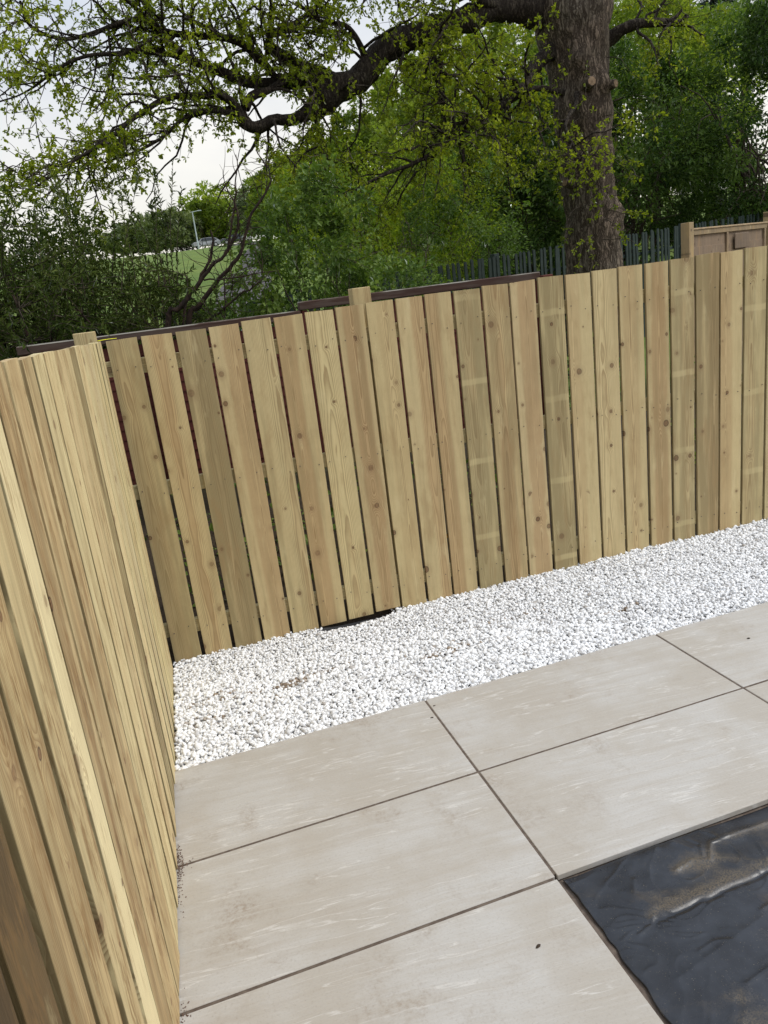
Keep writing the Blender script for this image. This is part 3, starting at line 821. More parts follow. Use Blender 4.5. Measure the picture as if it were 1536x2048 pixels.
# ------------------------------------------------------------------ black plastic sheet in the unpaved corner
def make_sheet():
    nx, ny = 420, 400
    gx, gy = np.meshgrid(np.linspace(.012, 1.75, nx), np.linspace(-2.2, -.589, ny), indexing='ij')
    P = np.stack([gx, gy, 0 * gx], -1)
    wp = P * 3 + .5 * np.stack([fbm(P * 4, 1, 2), fbm(P * 4, 2, 2), 0 * gx], -1)
    h = .0035 * fbm(wp, 5, 2)
    rid = 1 - np.abs(fbm(wp * 1.5 + 4, 9, 3)); h += .0015 * np.clip(rid, 0, 1) ** 6
    rid2 = 1 - np.abs(fbm(wp * 3.1 + 14, 19, 2)); h += .0018 * np.clip(rid2, 0, 1) ** 6
    for sc, am, sd in ((2.3, .0075, 41), (4.1, .0026, 47), (7.7, .0008, 53)):   # flat panels meeting in crisp creases
        pw = P * sc + np.array([0, 0, sd * 1.3]); pw = pw @ np.array([[.8, .55, 0], [-.6, .83, 0], [0, 0, 1.]])
        h += am * (.5 - np.abs(vnoise(pw, sd)) * 1.6)
    sand = np.zeros_like(gx)
    def ridge(pts, hgt, wid, sd=0.0):
        nonlocal h, sand
        pts = np.array(pts)
        d = np.full(gx.shape, 9.0)
        for a, b in zip(pts[:-1], pts[1:]):
            ab = b - a; t = np.clip(((gx - a[0]) * ab[0] + (gy - a[1]) * ab[1]) / (ab @ ab), 0, 1)
            d = np.minimum(d, np.hypot(gx - a[0] - t * ab[0], gy - a[1] - t * ab[1]))
        h += .6 * hgt * np.exp(-(d / (wid * .75)) ** 1.15); sand += sd * np.exp(-(d / (wid * 3.5)) ** 2)
    ridge([(.33, -.712), (.40, -.70), (.45, -.722), (.475, -.69), (.50, -.662), (.61, -.655), (.80, -.66)], .011, .008, .7)
    ridge([(.45, -.61), (.47, -.65), (.44, -.70)], .006, .006)
    ridge([(.40, -.605), (.43, -.66)], .009, .010)
    ridge([(.20, -.69), (.17, -.74), (.19, -.80)], .006, .012)
    ridge([(.10, -.86), (.155, -.845), (.17, -.825)], .006, .006, .4)
    ridge([(.45, -.93), (.62, -.89), (.80, -.90)], .007, .010, .5)
    ridge([(.10, -1.02), (.3, -.98), (.52, -.93)], .006, .03)
    ridge([(.25, -1.10), (.55, -1.04), (1.0, -1.06)], .008, .02, .3)
    # the upper sheet lies over the lower one along this line
    yl = np.interp(gx, [.02, .133, .321, .567, 1.0, 1.8], [-.834, -.841, -.833, -.822, -.80, -.77]) + .002 * vnoise(P * 25, 2)
    e = gy - yl
    h += (.0025 * np.clip(e / .012, 0, 1) * np.exp(-np.clip(e, 0, 9) / .10) - .0035 * np.exp(-((e + .004) / .008) ** 2)) * np.clip((gx - .10) / .12, 0, 1)
    sand += .9 * np.exp(-((e - .022) / .022) ** 2) * np.clip((gx - .12) / .1, 0, 1)
    sand += .55 * np.exp(-((gx - .36) / .16) ** 2 - ((gy + .79) / .06) ** 2) + .5 * np.clip((-gy - .98) / .3, 0, 1)
    sand -= .8 * np.clip((gy + .66) / .05, 0, 1) + .5 * np.exp(-((gx - .1) / .10) ** 2 - ((gy + .95) / .07) ** 2)
    # edges sag and wave along the mortar
    ed = np.minimum(gx - .012, -.589 - gy)
    h -= .0045 * np.exp(-ed / .012); h = np.maximum(h, -.0095)
    wav = .006 * vnoise(np.stack([gx * 14, gy * 14, 0 * gx], -1), 31)
    z = pz(gx, gy) - .0120 + np.minimum(h, .010)
    X = gx + np.exp(-(gx - .012) / .03) * (wav + .004 * vnoise(P * 30, 6) + .006)
    Y = gy + np.exp(-(-.589 - gy) / .03) * (.7 * wav - .004)
    V = np.stack([X, Y, z], -1).reshape(-1, 3)
    i = (np.arange(nx - 1)[:, None] * ny + np.arange(ny - 1)[None]).ravel()
    me = mesh_np('plastic_sheet', V, np.stack([i, i + ny, i + ny + 1, i + 1], -1), M['plastic'], True, {'sand': sand.ravel()})
    o = link('plastic_sheet', me)
    sol = o.modifiers.new('thickness', 'SOLIDIFY'); sol.thickness = .0012; sol.offset = -1
    tag(o, 'crumpled black plastic sheet dusted with sand where slabs are missing', 'sheet')
make_sheet()

# crumbs and droppings on the slabs
def make_bits():
    def clod(name, x, y, r, mat, label, cat, n=3):
        bv, bf = ico(2); V = []; F = []
        for k in range(n):
            v = bv * (1 + .35 * fbm(bv * 1.7, x * 9 + k, 2))[:, None] * np.array([1.3, .8, .5]) * r * rng.uniform(.5, 1)
            o_ = rng.normal(0, r * .9, 2) if k else np.zeros(2)
            v = v + np.array([x + o_[0], y + o_[1], pz(x, y) + r * .25]); F.append(bf + len(bv) * k); V.append(v)
        tag(link(name, mesh_np(name, np.concatenate(V), np.concatenate(F), mat, True)), label, cat)
    clod('dirt_clump', -.171, -.79, .0048, M['soil'], 'small dark clump of dirt alone on the nearest paving slab', 'dirt')
    clod('dirt_crumb', .018, .519, .004, M['soil'], 'dark crumb of soil beside a joint close to the gravel edge', 'dirt', 2)
    clod('dirt_crumb', -.021, .435, .0045, M['soil'], 'pair of soil crumbs on the cut slab just left of the joint', 'dirt', 2)
    clod('dirt_crumb', 1.524, .327, .006, M['soil'], 'dark crumb lying on the slab at the right edge', 'dirt', 2)
    # swept soil along the foot of the left fence
    bv, bf = ico(1); V = []; F = []; n = 0
    for k in range(300):
        c, sg = random.choice([(-.595, .03), (-.005, .012), (-.005, .03), (-.06, .05), (-.12, .06), (.05, .03)])
        y = c + rng.normal(0, sg); x = lx(y) + abs(rng.normal(0, .010)) * (2.2 if sg < .02 else 1) + .001
        r = rng.uniform(.0010, .0026)
        V.append(bv * r * rng.uniform(.6, 1.2, 3) + np.array([x, y, pz(x, y) + r * .5])); F.append(bf + n); n += len(bv)
    link('soil_crumbs', mesh_np('soil_crumbs', np.concatenate(V), np.concatenate(F), M['crumb'], True), kind='stuff')
make_bits()

# ------------------------------------------------------------------ old red fence behind
def make_old(name, x0, x1, ztop, zbot, label):
    t = thing('lap_fence', label, 'fence panel', (x0, 2.888, zbot), 'old red-brown fence panels behind the new fence')
    yy = lambda x: fy(x) + 1.20
    ang = math.atan(-.036)
    L = x1 - x0
    xm = (x0 + x1) / 2
    base = (x0, yy(x0), zbot)
    H = ztop - zbot
    def part(nm, lo, hi, mat, c=.003):
        b = MB(); b.box(lo, hi, c); return link(nm, b.mesh(nm, mat), t, base, ang)
    n = int((H - .06) / .066)
    for k in range(n):
        z0 = .0 + k * .066
        b = MB(); b.box((.03, .0, 0), (L - .03, .010, .072), .001)
        me = b.mesh('slat', M['red'])
        o = link('slat', me, t, (x0, yy(x0), zbot + z0), ang)
        o.location = o.location; o.rotation_euler = (math.radians(-6), 0, ang)
    for a, b_ in ((0, .042), (L - .042, L)):
        part('frame', (a, -.024, -.02), (b_, .034, H - .058), M['red'])
    part('capping', (-.012, -.040, H - .056), (L + .012, .045, H), M['cap'], .006)
make_old('old_l', -1.632, .128, 1.712, .70, 'lower old red-brown fence panel with a weathered grey top rail')
make_old('old_r', .146, 1.876, 1.767, .70, 'higher old red-brown fence panel stepped up beside the new post')
def old_post(x, z0, z1, label):
    b = MB(); b.box((-.04, 0, z0), (.04, .075, z1), .004)
    o = tag(link('fence_post', b.mesh('fence_post', M['red']), None, (x, fy(x) + 1.115, 0)), label, 'post', 'old red-brown fence posts')
    return o
old_post(-.86, .15, 1.63, 'red-brown post behind the lower old fence panel near the corner')
old_post(1.92, .3, 1.74, 'red-brown end post of the old fence in front of the green pickets')

# ------------------------------------------------------------------ grey green picket fence
PX0, PY0, PSL = -3.0, 6.6 - .3 * 3.04, .30
def py_(x): return 6.6 + PSL * (x - .04)
def make_pickets():
    t = thing('picket_fence', 'long grey green picket fence with pointed tops running behind the trees', 'fence', (2, 7.2, 0))
    ang = math.atan(PSL); st = .098 * math.cos(ang)
    def pk(w, L, th):
        b = MB()
        p = np.array([(-w / 2, 0), (w / 2, 0), (w / 2, L - w * .55), (w * .18, L), (-w * .18, L), (-w / 2, L - w * .55)])
        V = np.concatenate([np.c_[p[:, 0], np.zeros(6), p[:, 1]], np.c_[p[:, 0], np.full(6, th), p[:, 1]]])
        b.add(V, [[0, 1, 2, 3, 4, 5], [11, 10, 9, 8, 7, 6]] + [[k, 6 + k, 6 + (k + 1) % 6, (k + 1) % 6] for k in range(6)])
        return b.mesh('picket', M['green_paint'])
    me = pk(.046, 1.62, .018)
    x = -3.0; k = 0
    while x < 11.5:
        top = 1.87 + .042 * x + rng.uniform(-.012, .012)
        o = link('picket', me, t, (x, py_(x) - .03, top - 1.62), ang + rng.uniform(-.03, .03))
        o.rotation_euler = (rng.uniform(-.012, .012), rng.uniform(-.022, .022), o.rotation_euler[2])
        x += st; k += 1
    L = 14.5 / math.cos(ang)
    for dz in (-.32, -1.05):
        b = MB(); b.box((0, 0, -.02), (L, .03, .02), .002)
        o = link('rail', b.mesh('rail', M['green_paint']), t, (-3.0, py_(-3.0) - .008, 1.87 - .126 + dz), ang)
        o.rotation_euler = (0, -math.atan(.042 * math.cos(ang)), ang)
    for x in (-2.2, -.2, 1.85, 3.95, 5.95, 7.95, 9.95):
        top = 1.87 + .042 * x + .03
        b = MB(); b.box((-.05, .03, -1.9), (.05, .12, 0), .004)
        link('post', b.mesh('post', M['green_paint']), t, (x, py_(x), top), ang)
make_pickets()

# ------------------------------------------------------------------ neighbour's tan panel
def make_tan():
    a = np.array([4.07, 3.99]); d = np.array([5.56 - 4.07, 4.63 - 3.99]); L = float(np.hypot(*d)); ang = math.atan2(d[1], d[0])
    zt = 1.968
    t = thing('lap_fence', 'tan lapped fence panel between pale posts beyond the far boards', 'fence panel', (a[0], a[1], .3))
    base = (a[0], a[1], 0)
    def part(nm, lo, hi, c=.003, seed=1.0, tint=(1, 1, 1), mat='oldwood', rx=0):
        w = np.array(hi) - np.array(lo)
        b = MB(); b.box(lo, hi, c)
        o = link(nm, b.mesh(nm, M[mat]), t, base, ang)
        o['seed'] = seed; o['heart'] = .8; o['stain'] = .4; o['bands'] = 0.0; o['width'] = 9.0; o.color = (*tint, 1); return o
    for k in range(12):
        z = zt - .045 - (k + 1) * .125
        part('slat', (.05, -.004 - .003 * (k % 2), z), (L - .05, .010 - .003 * (k % 2), z + .135), .001, 3.3 + k, (.95, .88, .86))
    part('rail', (.045, -.022, zt - .055), (L - .045, .026, zt - .008), seed=9.1, tint=(1.15, 1.1, .95))
    part('capping', (.04, -.030, zt - .008), (L - .04, .034, zt + .008), seed=9.7, tint=(1.6, 1.5, 1.3))
    for x in (.062, L * .45, L - .085): part('batten', (x - .018, -.024, .45), (x + .018, -.006, zt - .056), seed=12 + x, tint=(1.05, .98, .9))
    part('patch', (L * .53, -.034, zt - .22), (L * .71, -.0245, zt - .075), seed=5.5, tint=(.75, .7, .7))
    for x, zz in ((.0, 2.03), (L + .04, 2.075)): part('post', (x - .042, -.042, .2), (x + .042, .042, zz), seed=22 + x, tint=(1.5, 1.42, 1.1), mat='oldwood')
make_tan()

# ------------------------------------------------------------------ plants
def grow(p, d, L, r0, n=7, wander=.35, droop=0.0, tip=.35):
    pts = [np.array(p, float)]; d = unit(np.array(d, float))
    st = L / (n - 1)
    for k in range(n - 1):
        d = unit(d + rng.normal(0, wander, 3) * .6 + np.array([0, 0, -droop]))
        pts.append(pts[-1] + d * st)
    return np.array(pts), r0 * np.linspace(1, tip, n)

def trunk_mesh(pts, rad, name, mat, sides=72, step=.035, furrow=.028, knobs=()):
    p, r = resample(pts, rad, step)
    n = len(p)
    a = np.arange(sides) * 2 * math.pi / sides
    t = unit(np.gradient(p, axis=0))
    u = unit(np.cross(t, np.array([0., 1., 0.2]))); w = np.cross(t, u)
    ring = np.cos(a)[None, :, None] * u[:, None, :] + np.sin(a)[None, :, None] * w[:, None, :]
    base = p[:, None, :] + r[:, None, None] * ring
    q = base.copy(); q[..., 2] *= .26
    nn = fbm(q * 11, 3, 3, .6)
    fur = 1 - np.abs(nn) * 2.0
    big = fbm(base * 1.7, 5, 3)
    disp = -furrow * np.clip(fur, 0, 1) ** 2 + .055 * big * (r[:, None] / .35)
    for (kp, kr, kh) in knobs:
        dd = np.linalg.norm(base - np.array(kp), axis=-1); disp += kh * np.exp(-(dd / kr) ** 2)
    V = base + disp[..., None] * ring
    i = np.arange(n - 1)[:, None] * sides; j = np.arange(sides)[None]; j2 = (j + 1) % sides
    F = np.stack([i + j, i + j2, i + sides + j2, i + sides + j], -1).reshape(-1, 4)
    return mesh_np(name, V.reshape(-1, 3), F, mat, True)

A4 = lambda l: (np.array([q[:3] for q in l]), np.array([q[3] for q in l]))
TRUNK = [(4.64, 6.53, .2, .47), (4.65, 6.53, .7, .42), (4.65,6.53,1.08,0.399),(4.67,6.52,1.69,0.366),(4.67,6.52,2.11,0.353),(4.65,6.53,2.53,0.342),(4.62,6.54,2.93,0.323),(4.60,6.54,3.27,0.314),(4.58,6.54,3.76,0.345),(4.56,6.55,4.18,0.387),(4.54,6.56,4.50,0.415),(4.53,6.56,4.90,0.373),(4.50,6.57,5.35,0.311),(4.45,6.6,6.0,.25),(4.5,6.65,7.0,.17),(4.4,6.7,8.2,.09),(4.5,6.7,9.0,.04)]
LIMBS = [
 [(4.50,6.60,4.52,0.26),(4.34,6.61,4.57,0.232),(3.96,6.61,4.64,0.171),(3.64,6.59,4.65,0.147),(3.21,6.61,4.56,0.140),(2.69,6.54,4.43,0.138),(2.32,6.54,4.33,0.142),(2.00,6.52,4.07,0.131),(1.69,6.50,3.91,0.141),(1.43,6.47,3.81,0.140),(1.21,6.43,3.69,0.080),(1.04,6.37,3.61,0.063),(0.82,6.33,3.61,0.063),(0.61,6.28,3.52,0.062),(0.49,6.21,3.58,0.056),(0.47,6.21,3.68,0.051),(0.36,6.14,3.78,0.040),(0.09,6.11,3.82,0.032),(-0.24,5.99,3.77,0.029),(-0.52,5.86,3.63,0.024),(-0.81,5.73,3.42,0.018),(-1.17,5.62,3.23,0.014),(-1.55,5.52,3.02,0.009)],
 [(0.48,6.21,3.66,0.041),(0.27,6.16,3.68,0.035),(0.04,6.12,3.68,0.027),(-0.12,6.06,3.61,0.022),(-0.32,6.01,3.46,0.017),(-0.58,5.98,3.34,0.014),(-0.90,5.96,3.26,0.010),(-1.35,5.98,3.17,0.007)],
 [(1.43,6.47,3.81,0.123),(1.26,6.51,4.02,0.096),(1.00,6.59,4.00,0.069),(0.71,6.56,4.01,0.058),(0.43,6.53,4.10,0.052),(0.21,6.49,4.18,0.046),(-0.05,6.46,4.29,0.040),(-0.34,6.33,4.29,0.032),(-0.63,6.30,4.26,0.022),(-1.00,6.20,4.20,0.017),(-1.46,6.22,3.97,0.009),(-1.74,6.19,3.87,0.007)],
 [(1.69,6.50,3.91,0.092),(1.45,6.57,4.06,0.081),(1.20,6.63,4.19,0.064),(1.00,6.69,4.37,0.053),(0.99,6.69,4.49,0.042),(1.23,6.73,4.59,0.032),(1.51,6.76,4.74,0.027),(1.69,6.81,4.94,0.022)],
 [(1.00,6.59,4.00,0.043),(0.82,6.53,4.22,0.042),(0.58,6.49,4.40,0.041),(0.23,6.48,4.45,0.035),(-0.10,6.47,4.50,0.030),(-0.37,6.44,4.59,0.027),(-0.72,6.43,4.50,0.022),(-1.06,6.42,4.44,0.019),(-1.34,6.39,4.56,0.014),(-1.38,6.30,4.73,0.012)],
 [(0.53,6.20,3.70,0.046),(0.63,6.27,3.81,0.041),(0.83,6.32,3.87,0.036),(1.04,6.37,3.98,0.036)],
 [(1.35,6.49,3.70,0.027),(1.32,6.50,3.54,0.024),(1.35,6.39,3.36,0.022),(1.34,6.39,3.19,0.019),(1.29,6.40,2.96,0.011)],
 [(4.44,6.53,4.17,0.12),(4.24,6.53,4.17,0.099),(3.90,6.42,3.97,0.063),(3.76,6.25,3.80,0.051),(3.37,6.15,3.58,0.041),(2.88,5.97,3.36,0.035),(2.52,5.86,3.16,0.029),(2.13,5.76,3.00,0.023),(1.70,5.67,2.88,0.015),(1.31,5.67,2.73,0.008)],
 [(4.40,6.45,3.70,.05),(4.25,6.43,3.72,0.041),(3.87,6.32,3.75,0.034),(3.49,6.22,3.60,0.025),(3.15,6.10,3.47,0.022),(2.78,6.10,3.36,0.016),(2.40,6.10,3.26,0.011)],
 [(3.03,6.55,4.51,0.050),(2.79,6.41,4.21,0.044),(2.65,6.24,3.92,0.038),(2.64,6.14,3.63,0.032),(2.65,6.04,3.41,0.027),(2.74,5.91,3.18,0.021),(2.70,5.81,2.87,0.011)],
 [(4.70,6.50,4.18,.10),(4.92,6.45,4.25,0.088),(5.03,6.32,4.32,0.069),(5.17,6.18,4.35,0.057),(5.33,6.03,4.29,0.051),(5.40,5.91,4.23,0.039),(5.45,5.79,4.18,0.031)],
 [(5.34,5.92,4.25,0.028),(5.43,5.90,4.29,0.022),(5.50,5.88,4.35,0.014)],
 [(3.75,6.56,4.63,0.062),(3.34,6.47,4.70,0.050),(2.85,6.39,4.87,0.043),(2.28,6.34,4.95,0.037),(1.64,6.31,5.08,0.028),(0.94,6.29,5.16,0.020)],
 [(4.60,6.54,4.60,.21),(4.69,6.52,4.74,0.202),(4.81,6.38,5.03,0.141),(5.09,6.20,5.39,0.099),(5.34,5.92,5.69,0.064),(5.52,5.67,5.92,0.031)],
 [(4.42,6.6,4.6,.19),(4.30,6.62,4.78,0.173),(3.90,6.52,5.24,0.128),(3.42,6.45,5.63,0.091),(2.82,6.30,5.90,0.056),(2.16,6.17,6.07,0.029)],
 [(4.36,6.25,3.66,.03),(4.25,6.12,3.51,0.023),(3.97,5.88,3.27,0.017),(3.96,5.68,2.98,0.014),(4.00,5.56,2.73,0.008)],
 [(0.21,6.49,4.18,0.026),(-0.04,6.35,4.33,0.025),(-0.24,6.30,4.54,0.019),(-0.44,6.25,4.70,0.017),(-0.72,6.22,4.90,0.012)],
 [(2.00,6.52,4.07,0.038),(1.90,6.45,4.30,0.032),(1.74,6.39,4.47,0.026),(1.47,6.36,4.51,0.021),(1.22,6.32,4.67,0.015)],
]
HOLES = [((-0.33, 5.81, 3.09), 0.36), ((0.11, 5.69, 3.06), 0.30), ((0.85, 6.31, 3.76), 0.27), ((-0.01, 5.93, 3.36), 0.16)]   # (centre, radius): air left free of twigs
CAMP = np.array([-.874294, -2.334027, 1.776768])
def make_oak():
    t = thing('oak_tree', 'large oak with a furrowed trunk and sprawling dark limbs in young leaf', 'tree', (4.65, 6.53, .5))
    base = t.location
    p, r = A4(TRUNK)
    me = trunk_mesh(p, r, 'trunk', M['bark'], knobs=(((4.95, 6.25, 2.35), .10, .09), ((4.92, 6.28, 2.15), .12, .05), ((4.30, 6.35, 3.35), .07, .05), ((4.8, 6.25, 3.0), .09, .04), ((4.45, 6.2, 1.9), .14, .04), ((4.75, 6.2, 3.75), .10, .06), ((4.4, 6.2, 4.0), .12, .06)))
    link('trunk', me, t, (0, 0, 0))
    # sawn stubs left by pruning
    cut = mat_simple('sawn_branch_end', (.30, .21, .13), (.18, .12, .07), 30, .8, .2)
    for (c, dr, rr) in (((4.47, 6.14, 3.74), (-.1, -1, .1), .055), ((4.80, 6.20, 3.72), (.4, -1, 0), .045), ((4.22, 6.33, 2.72), (-1, -.5, .1), .04)):
        dr = unit(np.array(dr, float)); c = np.array(c)
        V, F = tubes([(np.array([c + dr * -.12, c + dr * .02, c + dr * .045, c + dr * .046]), np.array([rr * 1.4, rr * 1.15, rr, rr * .02]))], 12)
        link('branch_stub', mesh_np('branch_stub', V, F, M['bark'], True), t, (0, 0, 0))
        V, F = tubes([(np.array([c + dr * .046, c + dr * .049]), np.array([rr * .86, rr * .02]))], 12)
        link('branch_stub', mesh_np('branch_stub', V, F, cut, True), t, (0, 0, 0))
    limbs = []
    for l in LIMBS:
        p, r = A4(l)
        q, rr = resample(p, r, .045)
        q = q + .035 * np.stack([fbm(q * 3.1, 1, 2), fbm(q * 3.1, 2, 2), fbm(q * 3.1, 3, 2)], -1) * np.clip(rr / .05, .3, 1)[:, None] * np.linspace(.2, 1, len(q))[:, None]
        rr = rr * (1 + .12 * fbm(q * 5, 6, 2))
        limbs.append((q, rr))
        V, F = tubes([(q, rr)], 14 if rr[0] > .06 else 8)
        V = V + .16 * (rr.repeat(14 if rr[0] > .06 else 8))[:, None] * np.stack([fbm(V * 9, k, 2) for k in (1, 2, 3)], -1)
        link('limb', mesh_np('limb', V, F, M['limb_bark'], True), t, (0, 0, 0))
    # secondary boughs, twigs and leaf clusters
    sec = []; ter = []; tips = []
    def clear(P):
        for c, R in HOLES:
            v = np.array(c) - CAMP; L = np.linalg.norm(v); v = v / L
            w = P - CAMP; s = w @ v
            if s > 1 and np.linalg.norm(w - s * v) < R * s / L: return False
        return True
    trp, trr = A4(TRUNK); trq, trr2 = resample(trp, trr, .05)
    for li, (q, rr) in enumerate(limbs + [(trq[trq[:, 2] > 4.8], trr2[trq[:, 2] > 4.8])]):
        seg = np.linalg.norm(np.diff(q, axis=0), axis=1); s = np.concatenate([[0], np.cumsum(seg)])
        big = li in (0, 2, 4, 7, 12, 14)
        stepl = .085
        x = .5 if q[0, 0] > 4 else .1
        while x < s[-1] + .01:
            i = int(np.searchsorted(s, min(x, s[-1]) - 1e-6)); i = min(max(i, 1), len(q) - 2)
            d = unit(q[i + 1] - q[i - 1])
            side = unit(np.cross(d, rand_unit(1)[0]))
            dirn = unit(d * rng.uniform(.2, .9) + side * rng.uniform(.6, 1.2) + np.array([-.15, -.10, .05]))
            frac = x / s[-1]
            L = rng.uniform(.45, 1.25) * (1.1 - .35 * frac)
            if rr[i] > .11 and rng.random() < .45: x += stepl; continue
            pts, rad = grow(q[i], dirn, L, min(rr[i] * .45, .016) + .003, 8, .42, .05, .3)
            if clear(pts[-1]):
                sec.append((pts, rad))
                nk = int(L / .070)
                for k in range(nk):
                    f = (k + 1.0) / nk * (len(pts) - 1); j = min(int(f), len(pts) - 2); pp = pts[j] + (pts[j + 1] - pts[j]) * (f - j)
                    d2 = unit(unit(pts[j + 1] - pts[j]) * rng.uniform(.3, 1) + rand_unit(1)[0] * .9)
                    L2 = rng.uniform(.12, .42)
                    if not clear(pp): continue
                    tp, tr = grow(pp, d2, L2, .0046, 5, .5, .08, .4)
                    ter.append((tp, tr)); tips.append((tp[-1], tp[-1] - tp[-2]))
                    if rng.random() < .95: tips.append((tp[2], unit(tp[2] - tp[1] + rng.normal(0, .05, 3))))
                    if rng.random() < .75: tips.append((tp[3], unit(tp[3] - tp[2] + rng.normal(0, .05, 3))))
            x += stepl * rng.uniform(.6, 1.5)
    # epicormic shoots on the trunk
    for k in range(22):
        z = rng.uniform(2.0, 4.2); a = rng.uniform(-2.9, -.4)
        c = np.array([4.62 + .34 * math.cos(a), 6.53 + .34 * math.sin(a), z])
        d = np.array([math.cos(a), math.sin(a), rng.uniform(-.6, .3)])
        tp, tr = grow(c, d, rng.uniform(.25, .85), .006, 7, .3, .16, .4); ter.append((tp, tr))
        for j in (3, 4, 5, 6):
            if rng.random() < .8: tips.append((tp[j], unit(tp[j] - tp[j - 1] + rng.normal(0, .2, 3))))
    V, F = tubes(sec, 5); link('boughs', mesh_np('boughs', V, F, M['limb_bark'], True), t, (0, 0, 0), kind='stuff')
    V, F = tubes(ter, 3); link('twigs', mesh_np('twigs', V, F, M['twig'], True), t, (0, 0, 0), kind='stuff')
    P = np.array([a for a, b in tips]); D = unit(np.array([b for a, b in tips]))
    n = len(P); k = 9
    vig = np.clip(.55 + .5 * fbm(P * 1.3, 12, 2), .15, 1)     # some sprays are barely out
    PP = np.repeat(P, k, 0) + rng.normal(0, .006, (n * k, 3)); DD = np.repeat(D, k, 0)
    dd = unit(DD * .55 + rand_unit(n * k)); keep = rng.random(n * k) < np.repeat(np.clip(vig + .2, 0, 1), k)
    PP, dd = PP[keep], dd[keep]
    m = len(PP)
    L = rng.uniform(.022, .056, m)
    up = unit(np.array([0, 0, 1.]) + rand_unit(m) * .8)
    tint = np.clip(np.repeat(.5 + .35 * fbm(P * 2.1, 4, 2), k)[keep] + rng.normal(0, .18, m), 0, 1)
    me = leaves('foliage', PP, dd, up, L, L * rng.uniform(.5, .75, m), M['oak_leaf'], 'oak', tint)
    link('foliage', me, t, (0, 0, 0), kind='stuff')
    print('oak clusters', n, 'leaves', m)
make_oak()

def clumpy(center, radii, n, nclump, spread=.30, shell=.62, flat=.9, bottom=-1.0):
    """points gathered in clumps through an uneven ellipsoid; returns P and outward directions"""
    c = rand_unit(nclump) * (shell + (1 - shell) * rng.random(nclump))[:, None] ** .6
    c = c[c[:, 2] > bottom] if bottom > -1 else c
    c = c * (1 + .22 * fbm(c * 1.6, center[0] + center[1], 2))[:, None]
    sz = spread * rng.uniform(.6, 1.35, len(c))
    idx = rng.integers(0, len(c), n)
    d = rand_unit(n) * (rng.random(n) ** .42)[:, None]
    q = c[idx] + d * sz[idx][:, None] * np.array([1, 1, flat])
    return np.array(center) + q * np.array(radii), unit(d + .5 * c[idx]), idx

def bush(name, label, cat, center, radii, n, leaf, mat, nclump=60, spread=.3, kind='oval', wl=.5, group=None, stems=7, stem_mat='twig', zfoot=None, bottom=-1.0, stem_r=.014, tb=.5):
    center = np.array(center, float)
    zf = float(gz(center[0], center[1])) if zfoot is None else zfoot
    t = thing(name, label, cat, (center[0], center[1], zf), group)
    P, D, idx = clumpy(center, radii, n, nclump, spread, bottom=bottom)
    L = leaf * rng.uniform(.6, 1.3, n)
    up = unit(np.array([0, 0, 1.2]) + D * .5 + rand_unit(n) * .7)
    ct = rng.normal(0, .2, idx.max() + 1)
    tint = np.clip(tb + ct[idx] + rng.normal(0, .18, n), 0, 1)
    me = leaves('foliage', P, unit(D + rand_unit(n) * .9 + np.array([0, 0, -.25])), up, L, L * wl, M[mat], kind, tint)
    link('foliage', me, t, (0, 0, 0), kind='stuff')
    st = []
    for k in range(stems):
        e = center + (rand_unit(1)[0] * np.array(radii) * .75); e[2] = max(e[2], center[2])
        a = np.array([center[0] + rng.normal(0, radii[0] * .10), center[1] + rng.normal(0, radii[1] * .10), zf - .05])
        mid = (a + e) / 2 + rng.normal(0, .10, 3) * np.array(radii); mid[2] += .05 * radii[2]
        q, r = resample(np.array([a, mid, e]), np.array([stem_r, stem_r * .7, stem_r * .25]), max(.08, radii[2] / 14))
        q[1:] += rng.normal(0, .012 * radii[0], (len(q) - 1, 3)); st.append((q, r))
        for b in range(5):
            j = rng.integers(len(q) // 3, len(q)); st.append(grow(q[j], unit(q[min(j + 1, len(q) - 1)] - q[j - 1] + rand_unit(1)[0]), radii[0] * rng.uniform(.3, .7), stem_r * .35, 6, .4))
    if st:
        V, F = tubes(st, 5); link('stems', mesh_np('stems', V, F, M[stem_mat], True), t, (0, 0, 0))
    return t

